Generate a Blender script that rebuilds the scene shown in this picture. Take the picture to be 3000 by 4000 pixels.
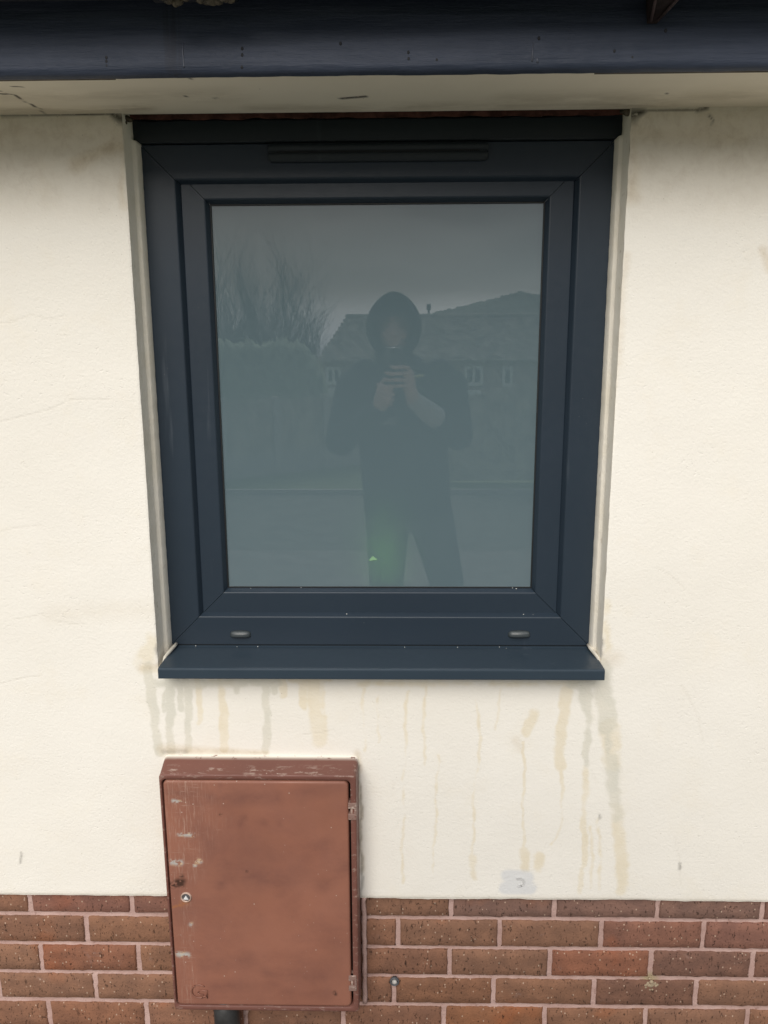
import bpy, bmesh, math, random
import numpy as np
from mathutils import Vector, Matrix, noise as mnoise

for o in list(bpy.data.objects):
    bpy.data.objects.remove(o, do_unlink=True)
sc = bpy.context.scene
COL = sc.collection
rad = math.radians

# ------------------------------------------------------------------ camera
CAM = np.array([0.0, -1.473, 1.53])
YAW, PITCH, ROLL = rad(1.147), rad(11.46), rad(0.256)
_f = np.array([-math.sin(YAW)*math.cos(PITCH), math.cos(YAW)*math.cos(PITCH), -math.sin(PITCH)])
_r = np.cross(_f, [0, 0, 1.0]); _r /= np.linalg.norm(_r)
_d = np.cross(_f, _r)
_c, _s = math.cos(ROLL), math.sin(ROLL)
RIGHT, DOWN, FWD = _c*_r+_s*_d, -_s*_r+_c*_d, _f
cam = bpy.data.cameras.new('camera'); camo = bpy.data.objects.new('camera', cam); COL.objects.link(camo)
camo.matrix_world = Matrix(((RIGHT[0], -DOWN[0], -FWD[0], CAM[0]), (RIGHT[1], -DOWN[1], -FWD[1], CAM[1]),
                            (RIGHT[2], -DOWN[2], -FWD[2], CAM[2]), (0, 0, 0, 1)))
cam.sensor_fit = 'VERTICAL'; cam.sensor_height = 36; cam.lens = 27.0
cam.clip_start = 0.02; cam.clip_end = 6000
sc.camera = camo

# ------------------------------------------------------------------ world, sun, exposure
SUN_EL, SUN_AZ = rad(38), rad(191)          # azimuth clockwise from +Y: in front of the wall, a little to the left
world = bpy.data.worlds.new('World'); sc.world = world; world.use_nodes = True
wt = world.node_tree; wt.nodes.clear()
wn, wl = wt.nodes.new, wt.links.new
wo = wn('ShaderNodeOutputWorld'); bg = wn('ShaderNodeBackground'); bg.inputs['Strength'].default_value = 0.068
sky = wn('ShaderNodeTexSky'); sky.sky_type = 'NISHITA'; sky.sun_disc = False
sky.sun_elevation = SUN_EL; sky.sun_rotation = SUN_AZ; sky.dust_density = 4.0; sky.air_density = 1.2
tc = wn('ShaderNodeTexCoord'); mp = wn('ShaderNodeMapping'); mp.inputs['Scale'].default_value = (2.2, 2.2, 9.0)
nz = wn('ShaderNodeTexNoise'); nz.inputs['Scale'].default_value = 1.3; nz.inputs['Detail'].default_value = 5
rp = wn('ShaderNodeValToRGB')
rp.color_ramp.elements[0].position = 0.38; rp.color_ramp.elements[0].color = (1.9, 2.05, 2.55, 1)
rp.color_ramp.elements[1].position = 0.66; rp.color_ramp.elements[1].color = (4.6, 4.7, 4.95, 1)
sep = wn('ShaderNodeSeparateXYZ')
hr = wn('ShaderNodeValToRGB')                 # cloud deck: break of light low at the horizon
e = hr.color_ramp.elements
e[0].position = 0.0; e[0].color = (1.9, 1.9, 1.9, 1)
e[1].position = 0.045; e[1].color = (1.75, 1.75, 1.72, 1)
x_ = e.new(0.080); x_.color = (0.52, 0.52, 0.54, 1)
x_ = e.new(0.35); x_.color = (0.58, 0.58, 0.59, 1)
x_ = e.new(1.0); x_.color = (1.9, 1.9, 1.9, 1)
mul = wn('ShaderNodeMix'); mul.data_type = 'RGBA'; mul.blend_type = 'MULTIPLY'; mul.inputs[0].default_value = 1
mix = wn('ShaderNodeMix'); mix.data_type = 'RGBA'; mix.inputs[0].default_value = 0.86
wl(tc.outputs['Generated'], mp.inputs['Vector']); wl(mp.outputs[0], nz.inputs['Vector']); wl(nz.outputs['Fac'], rp.inputs[0])
wl(tc.outputs['Generated'], sep.inputs[0]); wl(sep.outputs['Z'], hr.inputs[0])
wl(rp.outputs[0], mul.inputs[6]); wl(hr.outputs[0], mul.inputs[7])
wl(sky.outputs[0], mix.inputs[6]); wl(mul.outputs[2], mix.inputs[7])
wl(mix.outputs[2], bg.inputs['Color']); wl(bg.outputs[0], wo.inputs[0])

sl = bpy.data.lights.new('sun', 'SUN'); sl.energy = 1.5; sl.angle = rad(46); sl.color = (1.0, 0.96, 0.90)
so = bpy.data.objects.new('sun', sl); COL.objects.link(so); so.location = (-2, -6, 8)
sdir = Vector((math.sin(SUN_AZ)*math.cos(SUN_EL), math.cos(SUN_AZ)*math.cos(SUN_EL), math.sin(SUN_EL)))
so.rotation_euler = sdir.to_track_quat('Z', 'Y').to_euler()
vs = sc.view_settings
vs.view_transform = 'Standard'; vs.look = 'None'; vs.gamma = 1; vs.exposure = 1.08; vs.use_curve_mapping = False
sc.cycles.use_denoising = True; sc.cycles.use_adaptive_sampling = False; sc.cycles.denoising_prefilter = 'ACCURATE'
sc.cycles.max_bounces = 10; sc.cycles.diffuse_bounces = 6; sc.cycles.transmission_bounces = 6

# ------------------------------------------------------------------ helpers
def P(px, py, y):
    """point of the plane y=const seen at photo pixel (3000x4000)"""
    v = (px-1500)/3000*RIGHT + (py-2000)/3000*DOWN + FWD
    t = (y-CAM[1])/v[1]
    return CAM+v*t
GLASS_Y = 0.100
def M(px, py, yreal):
    """real point at depth yreal whose mirror image in the window glass falls at the pixel"""
    p = P(px, py, 2*GLASS_Y-yreal)
    return Vector((p[0], yreal, p[2]))

def tag(o, label=None, cat=None, group=None, kind=None):
    if label: o['label'] = label
    if cat: o['category'] = cat
    if group: o['group'] = group
    if kind: o['kind'] = kind
    return o
def empty(name, loc=(0, 0, 0)):
    o = bpy.data.objects.new(name, None); COL.objects.link(o); o.location = loc; o.empty_display_size = 0.05
    return o
def link(name, me, m=None, parent=None, smooth=False):
    if m is not None and not me.materials: me.materials.append(m)
    if smooth:
        me.polygons.foreach_set('use_smooth', [True]*len(me.polygons))
    o = bpy.data.objects.new(name, me); COL.objects.link(o)
    if parent is not None:
        o.parent = parent
        o.matrix_parent_inverse = Matrix.Translation(-Vector(parent.location)) if parent.parent is None else Matrix.Identity(4)
    return o
def mesh(name, verts, faces):
    me = bpy.data.meshes.new(name); me.from_pydata([tuple(v) for v in verts], [], faces); me.update()
    return me
class MB:
    def __init__(s): s.v, s.f = [], []
    def add(s, v, f):
        b = len(s.v); s.v += [tuple(p) for p in v]; s.f += [tuple(i+b for i in q) for q in f]
    def box(s, x0, x1, y0, y1, z0, z1):
        v = [(x, y, z) for z in (z0, z1) for y in (y0, y1) for x in (x0, x1)]
        s.add(v, [(0, 2, 3, 1), (4, 5, 7, 6), (0, 1, 5, 4), (2, 6, 7, 3), (0, 4, 6, 2), (1, 3, 7, 5)])
    def tube(s, pts, radii, n=8, cap=True):
        rings = []; up = Vector((0, 0, 1))
        pts = [Vector(tuple(map(float, p))) for p in pts]; radii = [float(q) for q in radii]
        for i, p in enumerate(pts):
            d = (pts[min(i+1, len(pts)-1)]-pts[max(i-1, 0)])
            d = d.normalized() if d.length else Vector((0, 0, 1))
            a = d.cross(Vector((1, 0, 0)) if abs(d.x) < .9 else up).normalized(); b = d.cross(a)
            rings.append([p+radii[i]*(math.cos(2*math.pi*k/n)*a+math.sin(2*math.pi*k/n)*b) for k in range(n)])
        s.loft(rings, cap, cap)
    def loft(s, loops, cap0=False, cap1=False, closed=True):
        n = len(loops[0]); v = [p for L in loops for p in L]; f = []
        for i in range(len(loops)-1):
            for k in range(n if closed else n-1):
                k2 = (k+1) % n
                f.append((i*n+k, i*n+k2, (i+1)*n+k2, (i+1)*n+k))
        if cap0: f.append(tuple(reversed(range(n))))
        if cap1: f.append(tuple(range((len(loops)-1)*n, len(loops)*n)))
        s.add(v, f)
    def ball(s, c, r, n=10, m=7):
        rx, ry, rz = (r, r, r) if not hasattr(r, '__len__') else r
        L = []
        for i in range(m+1):
            t = math.pi*(i/m); t = min(max(t, .02), math.pi-.02)
            L.append([(c[0]+rx*math.sin(t)*math.cos(2*math.pi*k/n), c[1]+ry*math.sin(t)*math.sin(2*math.pi*k/n), c[2]-rz*math.cos(t)) for k in range(n)])
        s.loft(L, True, True)
    def build(s, name, m, parent=None, smooth=False, bevel=0, seg=2):
        me = mesh(name, s.v, s.f)
        bm = bmesh.new(); bm.from_mesh(me); bmesh.ops.recalc_face_normals(bm, faces=bm.faces); bm.to_mesh(me); bm.free()
        o = link(name, me, m, parent, smooth)
        if bevel:
            b = o.modifiers.new('bevel', 'BEVEL'); b.width = bevel; b.segments = seg; b.limit_method = 'ANGLE'; b.angle_limit = rad(35)
            b.harden_normals = False
        return o
def rr(x0, x1, z0, z1, r, y, n=5):
    """rounded rectangle loop in an xz plane"""
    L = []
    for cx, cz, a0 in ((x1-r, z1-r, 0), (x0+r, z1-r, 90), (x0+r, z0+r, 180), (x1-r, z0+r, 270)):
        for k in range(n+1):
            a = rad(a0+90*k/n); L.append((cx+r*math.cos(a), y, cz+r*math.sin(a)))
    return L

# ---- node helper
class NT:
    def __init__(s, name, rough=.6, spec=.5):
        s.m = bpy.data.materials.new(name); s.m.use_nodes = True; s.t = s.m.node_tree
        s.b = s.t.nodes['Principled BSDF']; s.b.inputs['Roughness'].default_value = rough
        s.b.inputs['Specular IOR Level'].default_value = spec
        g = s.t.nodes.new('ShaderNodeNewGeometry'); s.pos = g.outputs['Position']
    def n(s, t, **kw):
        q = s.t.nodes.new(t)
        for k, v in kw.items():
            if hasattr(q, k) and not k[0].isupper(): setattr(q, k, v)
        return q
    def l(s, a, b): s.t.links.new(a, b)
    def put(s, sock, v):
        if hasattr(v, 'is_output') or isinstance(v, bpy.types.NodeSocket): s.l(v, sock)
        else:
            if hasattr(sock, 'default_value'):
                if hasattr(sock.default_value, '__len__') and len(sock.default_value) == 4 and len(v) == 3: v = (*v, 1)
                sock.default_value = v
    def noise(s, scale, detail=3, rough=.55, vec=None, stretch=None, dist=0.0):
        q = s.n('ShaderNodeTexNoise'); q.inputs['Scale'].default_value = scale; q.inputs['Detail'].default_value = detail
        q.inputs['Roughness'].default_value = rough; q.inputs['Distortion'].default_value = dist
        v = vec or s.pos
        if stretch:
            mpn = s.n('ShaderNodeMapping'); mpn.inputs['Scale'].default_value = stretch; s.l(v, mpn.inputs['Vector']); v = mpn.outputs[0]
        s.l(v, q.inputs['Vector']); return q.outputs['Fac']
    def voro(s, scale, stretch=None, feature='F1'):
        q = s.n('ShaderNodeTexVoronoi'); q.feature = feature; q.inputs['Scale'].default_value = scale
        v = s.pos
        if stretch:
            mpn = s.n('ShaderNodeMapping'); mpn.inputs['Scale'].default_value = stretch; s.l(v, mpn.inputs['Vector']); v = mpn.outputs[0]
        s.l(v, q.inputs['Vector']); return q.outputs['Distance'], q.outputs['Color']
    def ramp(s, fac, a, b, lo=0.0, hi=1.0):
        q = s.n('ShaderNodeMapRange'); q.interpolation_type = 'SMOOTHSTEP'
        q.inputs['From Min'].default_value = a; q.inputs['From Max'].default_value = b
        q.inputs['To Min'].default_value = lo; q.inputs['To Max'].default_value = hi
        s.put(q.inputs['Value'], fac); return q.outputs[0]
    def math(s, op, a, b=None):
        q = s.n('ShaderNodeMath'); q.operation = op; s.put(q.inputs[0], a)
        if b is not None: s.put(q.inputs[1], b)
        return q.outputs[0]
    def mix(s, fac, a, b, mode='MIX'):
        q = s.n('ShaderNodeMix'); q.data_type = 'RGBA'; q.blend_type = mode
        s.put(q.inputs[0], fac); s.put(q.inputs[6], a); s.put(q.inputs[7], b); return q.outputs[2]
    def attr(s, name):
        q = s.n('ShaderNodeAttribute'); q.attribute_name = name
        w = s.n('ShaderNodeSeparateColor'); s.l(q.outputs['Color'], w.inputs[0])
        return w.outputs[0], w.outputs[1], w.outputs[2]
    def bump(s, h, strength=.3, dist=.002, prev=None):
        q = s.n('ShaderNodeBump'); q.inputs['Strength'].default_value = strength; q.inputs['Distance'].default_value = dist
        s.put(q.inputs['Height'], h)
        if prev is not None: s.l(prev, q.inputs['Normal'])
        return q.outputs[0]
    def done(s, color=None, normal=None, rough=None):
        if color is not None: s.put(s.b.inputs['Base Color'], color)
        if normal is not None: s.l(normal, s.b.inputs['Normal'])
        if rough is not None: s.put(s.b.inputs['Roughness'], rough)
        return s.m
def plain(name, col, rough=.6, spec=.5, var=.15, scale=30, bump=0, metal=0):
    t = NT(name, rough, spec); n = t.noise(scale, 4)
    c = t.mix(t.ramp(n, .3, .7), tuple(x*(1-var) for x in col), tuple(min(1, x*(1+var)) for x in col))
    t.b.inputs['Metallic'].default_value = metal
    return t.done(c, t.bump(t.noise(scale*6, 3), bump, .001) if bump else None)

# ------------------------------------------------------------------ materials
MAT = {}
def mk_render():
    t = NT('painted_render', .85, .25)
    A = t.attr('stain'); B = t.attr('wear')
    ns = t.noise(40, 4, .6); big = t.noise(1.6, 4, .6)
    base = t.mix(t.ramp(big, .3, .7), (.795, .762, .690), (.832, .802, .735))
    base = t.mix(t.ramp(t.noise(9, 5, .65), .5, .78, 0, .35), base, (.79, .725, .60))
    edge = t.math('MULTIPLY', t.math('SUBTRACT', ns, .5), .9)
    fade = t.ramp(t.noise(11, 3, .6), .28, .62, .62, 1.08)
    def m(a, lo=.28, hi=.56):
        a = t.math('MULTIPLY', a, fade)
        return t.ramp(t.math('ADD', a, t.math('MULTIPLY', edge, a)), lo, hi)
    tone = t.noise(14, 4, .6)
    gr = t.mix(t.ramp(tone, .35, .65), (.60, .585, .50), (.67, .64, .545))
    oc = t.mix(t.ramp(tone, .35, .65), (.73, .65, .49), (.775, .71, .575))
    c = t.mix(t.math('MULTIPLY', m(A[1]), .78), base, oc)
    c = t.mix(t.math('MULTIPLY', m(A[0]), .72), c, gr)
    c = t.mix(t.math('MULTIPLY', B[1], t.ramp(t.noise(30, 4, stretch=(.4, 1, 1)), .25, .42)), c, (.64, .65, .66))
    # brown grime, broken up, and a smooth film of painted eaves shade
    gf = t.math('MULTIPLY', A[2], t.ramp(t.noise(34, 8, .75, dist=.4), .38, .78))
    c = t.mix(t.math('MULTIPLY', A[2], .62), c, (.62, .515, .355))  # smooth warm brown; below the soffit it paints the eaves shade
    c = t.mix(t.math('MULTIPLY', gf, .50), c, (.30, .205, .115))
    # black mould / crumbled holes
    mf = t.math('MULTIPLY', B[0], t.ramp(t.noise(60, 5, .65), .30, .46))
    c = t.mix(mf, c, (.045, .042, .034))
    cr = t.math('MULTIPLY', B[2], t.ramp(t.noise(120, 3), .3, .55))
    c = t.mix(t.math('MULTIPLY', cr, .45), c, (.48, .43, .34))
    # scattered little dark specks
    vd, vc = t.voro(55)
    sp = t.math('MULTIPLY', t.ramp(vd, .03, .06, 1, 0), t.ramp(t.noise(5, 3), .50, .66))
    c = t.mix(t.math('MULTIPLY', sp, .7), c, (.30, .26, .19))
    h = t.math('ADD', t.noise(210, 3, .6), t.math('MULTIPLY', t.noise(85, 4, .6, dist=.6), 1.0))
    pit = t.ramp(t.noise(120, 2), .62, .72, 0, -1.2)
    h = t.math('ADD', h, t.math('MULTIPLY', pit, t.ramp(t.noise(7, 2), .45, .6)))
    n1 = t.bump(h, .28, .0026)
    n1 = t.bump(t.noise(9, 3, .5), .05, .008, n1)
    n1 = t.bump(t.math('MULTIPLY', B[2], -1), .5, .002, n1)
    return t.done(c, n1)
MAT['render'] = mk_render()
def mk_reveal():
    t = NT('reveal_paint', .8, .25)
    c = t.mix(t.ramp(t.noise(12, 5, .65), .35, .75), (.84, .79, .69), (.77, .71, .59))
    c = t.mix(t.ramp(t.noise(45, 4), .64, .78, 0, .5), c, (.42, .35, .25))
    return t.done(c, t.bump(t.noise(130, 4), .45, .002))
MAT['reveal'] = mk_reveal()
def mk_upvc(name, col, rough=.42, grain=True, dust=.5):
    t = NT(name, rough, .32)
    n = t.noise(5, 4, .6)
    c = t.mix(t.ramp(n, .35, .65), tuple(x*.98 for x in col), tuple(x*1.03 for x in col))
    vd, vc = t.voro(70)
    w = t.math('MULTIPLY', t.ramp(vd, .02, .045, 1, 0), t.ramp(t.noise(6, 3), .56, .66))
    c = t.mix(t.math('MULTIPLY', w, dust), c, (.45, .46, .45))
    st = t.math('MULTIPLY', t.ramp(t.noise(40, 3, .6, stretch=(1, 1, .06)), .60, .74), t.ramp(t.noise(3, 2), .5, .65))
    c = t.mix(t.math('MULTIPLY', st, .10), c, (.30, .33, .37))
    nn = t.bump(t.noise(260, 2, .5, stretch=(.15, 1, 1) if grain == 'h' else (1, 1, .15)), .12, .0006)
    return t.done(c, nn, t.ramp(t.noise(60, 4), .3, .7, rough-.02, rough+.03))
ANT = (.021, .0325, .047)
MAT['frame_h'] = mk_upvc('anthracite_upvc', ANT, .36, 'h')
MAT['frame_v'] = mk_upvc('anthracite_upvc_upright', ANT, .36, 'v')
MAT['sill'] = mk_upvc('anthracite_sill', (.030, .046, .063), .34, 'h', .3)
MAT['trim'] = mk_upvc('dark_trim', (.022, .029, .034), .5, 'h', .4)
MAT['gasket'] = plain('rubber_gasket', (.006, .007, .008), .6)
MAT['clip'] = plain('clip_plastic', (.045, .054, .058), .35, .5, .1)
def mk_fascia():
    t = NT('painted_fascia', .46, .22)
    g = t.noise(50, 5, .6, stretch=(.05, 1, 1))
    c = t.mix(t.ramp(g, .35, .68), (.032, .042, .066), (.054, .066, .098))
    s = t.math('MULTIPLY', t.ramp(t.noise(120, 3, .6, stretch=(1, 1, .04)), .5, .62), t.ramp(t.noise(7, 2, stretch=(1, 0, 0)), .60, .68))
    c = t.mix(t.math('MULTIPLY', s, .6), c, (.03, .034, .048))
    c = t.mix(t.ramp(t.noise(33, 5, .7), .64, .76, 0, .7), c, (.028, .032, .042))
    c = t.mix(t.ramp(t.noise(60, 5, .7), .70, .78, 0, .5), c, (.16, .17, .21))
    n = t.bump(t.noise(90, 6, .7, stretch=(.07, 1, 1)), .95, .0022)
    n = t.bump(t.noise(40, 5, .65, stretch=(.4, 1, 1)), .45, .003, n)
    return t.done(c, n, .46)
MAT['fascia'] = mk_fascia()
MAT['fascia_edge'] = plain('fascia_raw_edge', (.10, .085, .07), .8, .2, .3, 20)
def mk_soffit():
    t = NT('soffit_paint', .75, .3)
    A = t.attr('stain')
    c = t.mix(t.ramp(t.noise(3, 4, .6), .3, .7), (.72, .655, .52), (.78, .71, .575))
    c = t.mix(t.math('MULTIPLY', A[0], t.ramp(t.noise(28, 5, .65, stretch=(.35, 1, 1)), .30, .62)), c, (.30, .24, .15))
    c = t.mix(t.math('MULTIPLY', A[1], t.ramp(t.noise(130, 3), .25, .40)), c, (.035, .030, .022))
    vd, _ = t.voro(34)
    sp = t.math('MULTIPLY', t.ramp(vd, .025, .05, 1, 0), t.ramp(t.noise(4, 3), .52, .62))
    c = t.mix(t.math('MULTIPLY', sp, .7), c, (.12, .09, .055))
    return t.done(c, t.bump(t.noise(70, 4, .6, stretch=(.2, 1, 1)), .22, .0015))
MAT['soffit'] = mk_soffit()
def mk_brick():
    t = NT('wirecut_brick', .92, .2)
    oi = t.n('ShaderNodeObjectInfo')
    tint = oi.outputs['Color']
    c = t.mix(1.0, tint, t.mix(t.ramp(t.noise(22, 4, .6), .3, .7), (.84, .84, .85), (1.15, 1.12, 1.08)), 'MULTIPLY')
    c = t.mix(t.ramp(t.noise(7, 3), .58, .74, 0, .55), c, t.mix(1.0, tint, (1.35, .98, .72), 'MULTIPLY'))
    # efflorescence bloom
    c = t.mix(t.ramp(t.noise(18, 6, .75, dist=.5), .60, .80, 0, .38), c, (.30, .24, .23))
    # vertical drag pits
    pn = t.noise(230, 3, .62, stretch=(1, 1, .45)); pw = t.noise(105, 4, .62, stretch=(1, 1, .34))
    pit = t.ramp(pn, .60, .70)
    pit2 = t.ramp(pw, .63, .73)
    c = t.mix(t.math('MULTIPLY', pit, .75), c, (.034, .019, .013))
    c = t.mix(t.math('MULTIPLY', pit2, .65), c, (.034, .019, .013))
    vd, vc = t.voro(125, (1, 1, .7)); vs_ = t.n('ShaderNodeSeparateColor'); t.l(vc, vs_.inputs[0])
    fleck = t.math('MULTIPLY', t.ramp(vd, .14, .24, 1, 0), t.ramp(vs_.outputs[0], .72, .78))
    c = t.mix(t.math('MULTIPLY', fleck, .85), c, (.50, .36, .27))
    h = t.math('SUBTRACT', t.math('SUBTRACT', t.noise(180, 4, .6), t.math('MULTIPLY', pit, .9)), t.math('MULTIPLY', pit2, 1.2))
    return t.done(c, t.bump(h, .7, .0022))
MAT['brick'] = mk_brick()
def mk_mortar():
    t = NT('pink_mortar', .95, .1)
    c = t.mix(t.ramp(t.noise(16, 5, .65), .3, .7), (.42, .275, .24), (.52, .365, .325))
    c = t.mix(t.ramp(t.noise(90, 4), .60, .74, 0, .6), c, (.24, .14, .115))
    A = t.attr('stain'); 
    c = t.mix(A[0], c, (.38, .30, .19))
    return t.done(c, t.bump(t.noise(170, 4, .7), .6, .0025))
MAT['mortar'] = mk_mortar()
def mk_box(name, base, door=False):
    t = NT(name, .46, .4)
    c = t.mix(t.ramp(t.noise(4, 4, .6), .3, .7), tuple(x*.90 for x in base), tuple(x*1.08 for x in base))
    if door:
        A = t.attr('stain'); B = t.attr('wear')
        smud = t.noise(16, 7, .72, stretch=(.7, 1, 1.1), dist=.2)
        c = t.mix(t.math('MULTIPLY', t.math('MULTIPLY', A[1], t.ramp(smud, .25, .75)), .85), c, (.150, .064, .050))
        c = t.mix(t.ramp(t.noise(6, 7, .72, stretch=(.8, 1, 1.0), dist=.3), .42, .74, 0, .55), c, (.195, .082, .060))
        # brushed wear down the lock side
        scr = t.noise(260, 5, .75, stretch=(1, 1, .07)); scr2 = t.noise(200, 5, .75, stretch=(.10, 1, 1))
        f = t.math('MULTIPLY', A[2], t.math('MAXIMUM', t.ramp(scr, .48, .72), t.ramp(scr2, .56, .76)))
        c = t.mix(t.math('MULTIPLY', f, .75), c, (.46, .31, .24))
        peel = t.math('MULTIPLY', A[0], t.ramp(t.noise(95, 6, .72, stretch=(.6, 1, 1)), .44, .52))
        c = t.mix(peel, c, t.mix(t.ramp(t.noise(90, 2), .5, .62), (.42, .40, .37), (.62, .47, .30)))
        c = t.mix(t.math('MULTIPLY', B[0], t.ramp(t.noise(110, 4), .36, .48)), c, (.05, .022, .014))
        c = t.mix(t.math('MULTIPLY', B[1], t.ramp(t.noise(140, 3), .30, .55)), c, (.33, .13, .05))
    vd, vc = t.voro(46); vs_ = t.n('ShaderNodeSeparateColor'); t.l(vc, vs_.inputs[0])
    sp = t.math('MULTIPLY', t.ramp(vd, .035, .07, 1, 0), t.ramp(vs_.outputs[0], .35, .45))
    c = t.mix(t.math('MULTIPLY', sp, .8), c, (.58, .47, .40))
    vd, vc = t.voro(110, (1, 1, .45))
    sp = t.math('MULTIPLY', t.ramp(vd, .04, .09, 1, 0), t.ramp(t.noise(9, 3), .54, .62))
    c = t.mix(t.math('MULTIPLY', sp, .55), c, (.55, .44, .37))
    if not door:
        A = t.attr('stain')
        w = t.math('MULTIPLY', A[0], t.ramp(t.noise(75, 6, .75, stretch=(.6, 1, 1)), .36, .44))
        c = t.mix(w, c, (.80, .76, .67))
        w = t.math('MULTIPLY', A[1], t.ramp(t.noise(90, 5, .75, stretch=(.35, 1, 1)), .55, .62))
        c = t.mix(t.math('MULTIPLY', w, .75), c, (.55, .45, .38))
    n = t.bump(t.noise(170, 3), .16, .0008)
    return t.done(c, n, t.ramp(t.noise(14, 4), .3, .7, .40, .62))
MAT['door'] = mk_box('meter_box_door', (.282, .119, .078), True)
MAT['casing'] = mk_box('meter_box_casing', (.165, .068, .051))
MAT['slot'] = plain('dark_gap', (.012, .009, .008), .9)
MAT['metal'] = plain('dull_metal', (.55, .53, .50), .32, .5, .2, 60, 0, .9)
MAT['dirty_metal'] = plain('dirty_plug_metal', (.45, .43, .40), .5, .5, .4, 90, .3)
MAT['black_pipe'] = plain('black_pipe', (.032, .032, .032), .5, .5, .3, 30)
MAT['gutter'] = plain('black_gutter', (.012, .013, .016), .45, .5, .3, 20)
MAT['bracket'] = plain('rusty_bracket', (.026, .018, .018), .8, .2, .5, 40, .4)
MAT['sealant'] = plain('old_sealant', (.075, .062, .040), .6, .4, .5, 60, .5)
MAT['oldwood'] = plain('raw_lintel', (.105, .045, .034), .9, .2, .5, 40, .8)
MAT['white_fleck'] = plain('white_plastic', (.7, .7, .68), .4)
def mk_glass():
    t = NT('frosted_glass_face', .0)
    t.t.nodes.remove(t.b); out = t.t.nodes['Material Output']
    d = t.n('ShaderNodeBsdfDiffuse'); tr = t.n('ShaderNodeBsdfTranslucent'); gl = t.n('ShaderNodeBsdfGlossy'); fr = t.n('ShaderNodeFresnel')
    fr.inputs['IOR'].default_value = 2.1; gl.inputs['Roughness'].default_value = 0.0
    gl.inputs['Color'].default_value = (1, 1, 1, 1)
    d.inputs['Color'].default_value = (.295, .430, .490, 1); tr.inputs['Color'].default_value = (.92, .98, .99, 1)
    m1 = t.n('ShaderNodeMixShader'); m1.inputs[0].default_value = .66; t.l(d.outputs[0], m1.inputs[1]); t.l(tr.outputs[0], m1.inputs[2])
    m2 = t.n('ShaderNodeMixShader'); t.l(fr.outputs[0], m2.inputs[0]); t.l(m1.outputs[0], m2.inputs[1]); t.l(gl.outputs[0], m2.inputs[2])
    t.l(m2.outputs[0], out.inputs['Surface'])
    return t.m
MAT['glass'] = mk_glass()
def mk_clear(name='clear_glass_back'):
    t = NT(name); t.t.nodes.remove(t.b); out = t.t.nodes['Material Output']
    a = t.n('ShaderNodeBsdfTransparent'); a.inputs[0].default_value = (.94, .97, .96, 1)
    t.l(a.outputs[0], out.inputs['Surface']); return t.m
MAT['glass_back'] = mk_clear()

# ------------------------------------------------------------------ painting stains into point attributes
def seg_field(X, Z, pts, ws):
    """0..1 field: 1 on the polyline, 0.5 at half its width"""
    X = X+.0022*np.sin(Z*41+X*9)+.0012*np.sin(Z*113+2)+.0007*np.sin(Z*260+X*60)
    best = np.zeros_like(X)
    for (a, wa), (b, wb) in zip(zip(pts[:-1], ws[:-1]), zip(pts[1:], ws[1:])):
        dx, dz = b[0]-a[0], b[1]-a[1]; L2 = dx*dx+dz*dz+1e-12
        t = np.clip(((X-a[0])*dx+(Z-a[1])*dz)/L2, 0, 1)
        d = np.hypot(X-a[0]-t*dx, Z-a[1]-t*dz); w = wa+(wb-wa)*t
        best = np.maximum(best, np.clip(1.0-0.5*d/(w/2), 0, 1))
    return best
def stain_px(X, Z, y, pts, ws, scale=1/1900.0):
    pp = []
    for p in pts:
        q = P(p[0], p[1], y); pp.append((q[0], q[2]))
    if not hasattr(ws, '__len__'): ws = [ws]*len(pts)
    return seg_field(X, Z, pp, [w*scale for w in ws])
def set_attr(me, name, r, g=None, b=None):
    n = len(me.vertices); a = np.zeros((n, 4), np.float32); a[:, 3] = 1
    a[:, 0] = r
    if g is not None: a[:, 1] = g
    if b is not None: a[:, 2] = b
    at = me.attributes.new(name, 'FLOAT_COLOR', 'POINT'); at.data.foreach_set('color', a.ravel())

# ==================================================================== HOUSE WALL
OX0, OX1 = -0.4940, 0.4095          # window opening in the render
OZ0, SOF = 0.905, 1.956             # opening bottom, soffit underside
ZR = 0.370                          # lower edge of the render
FY = 0.070                          # face of the window frame
def fbm(x, z, s, seed=0.0): return mnoise.fractal(Vector((x*s, z*s, seed)), 1.0, 2.0, 3)

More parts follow.
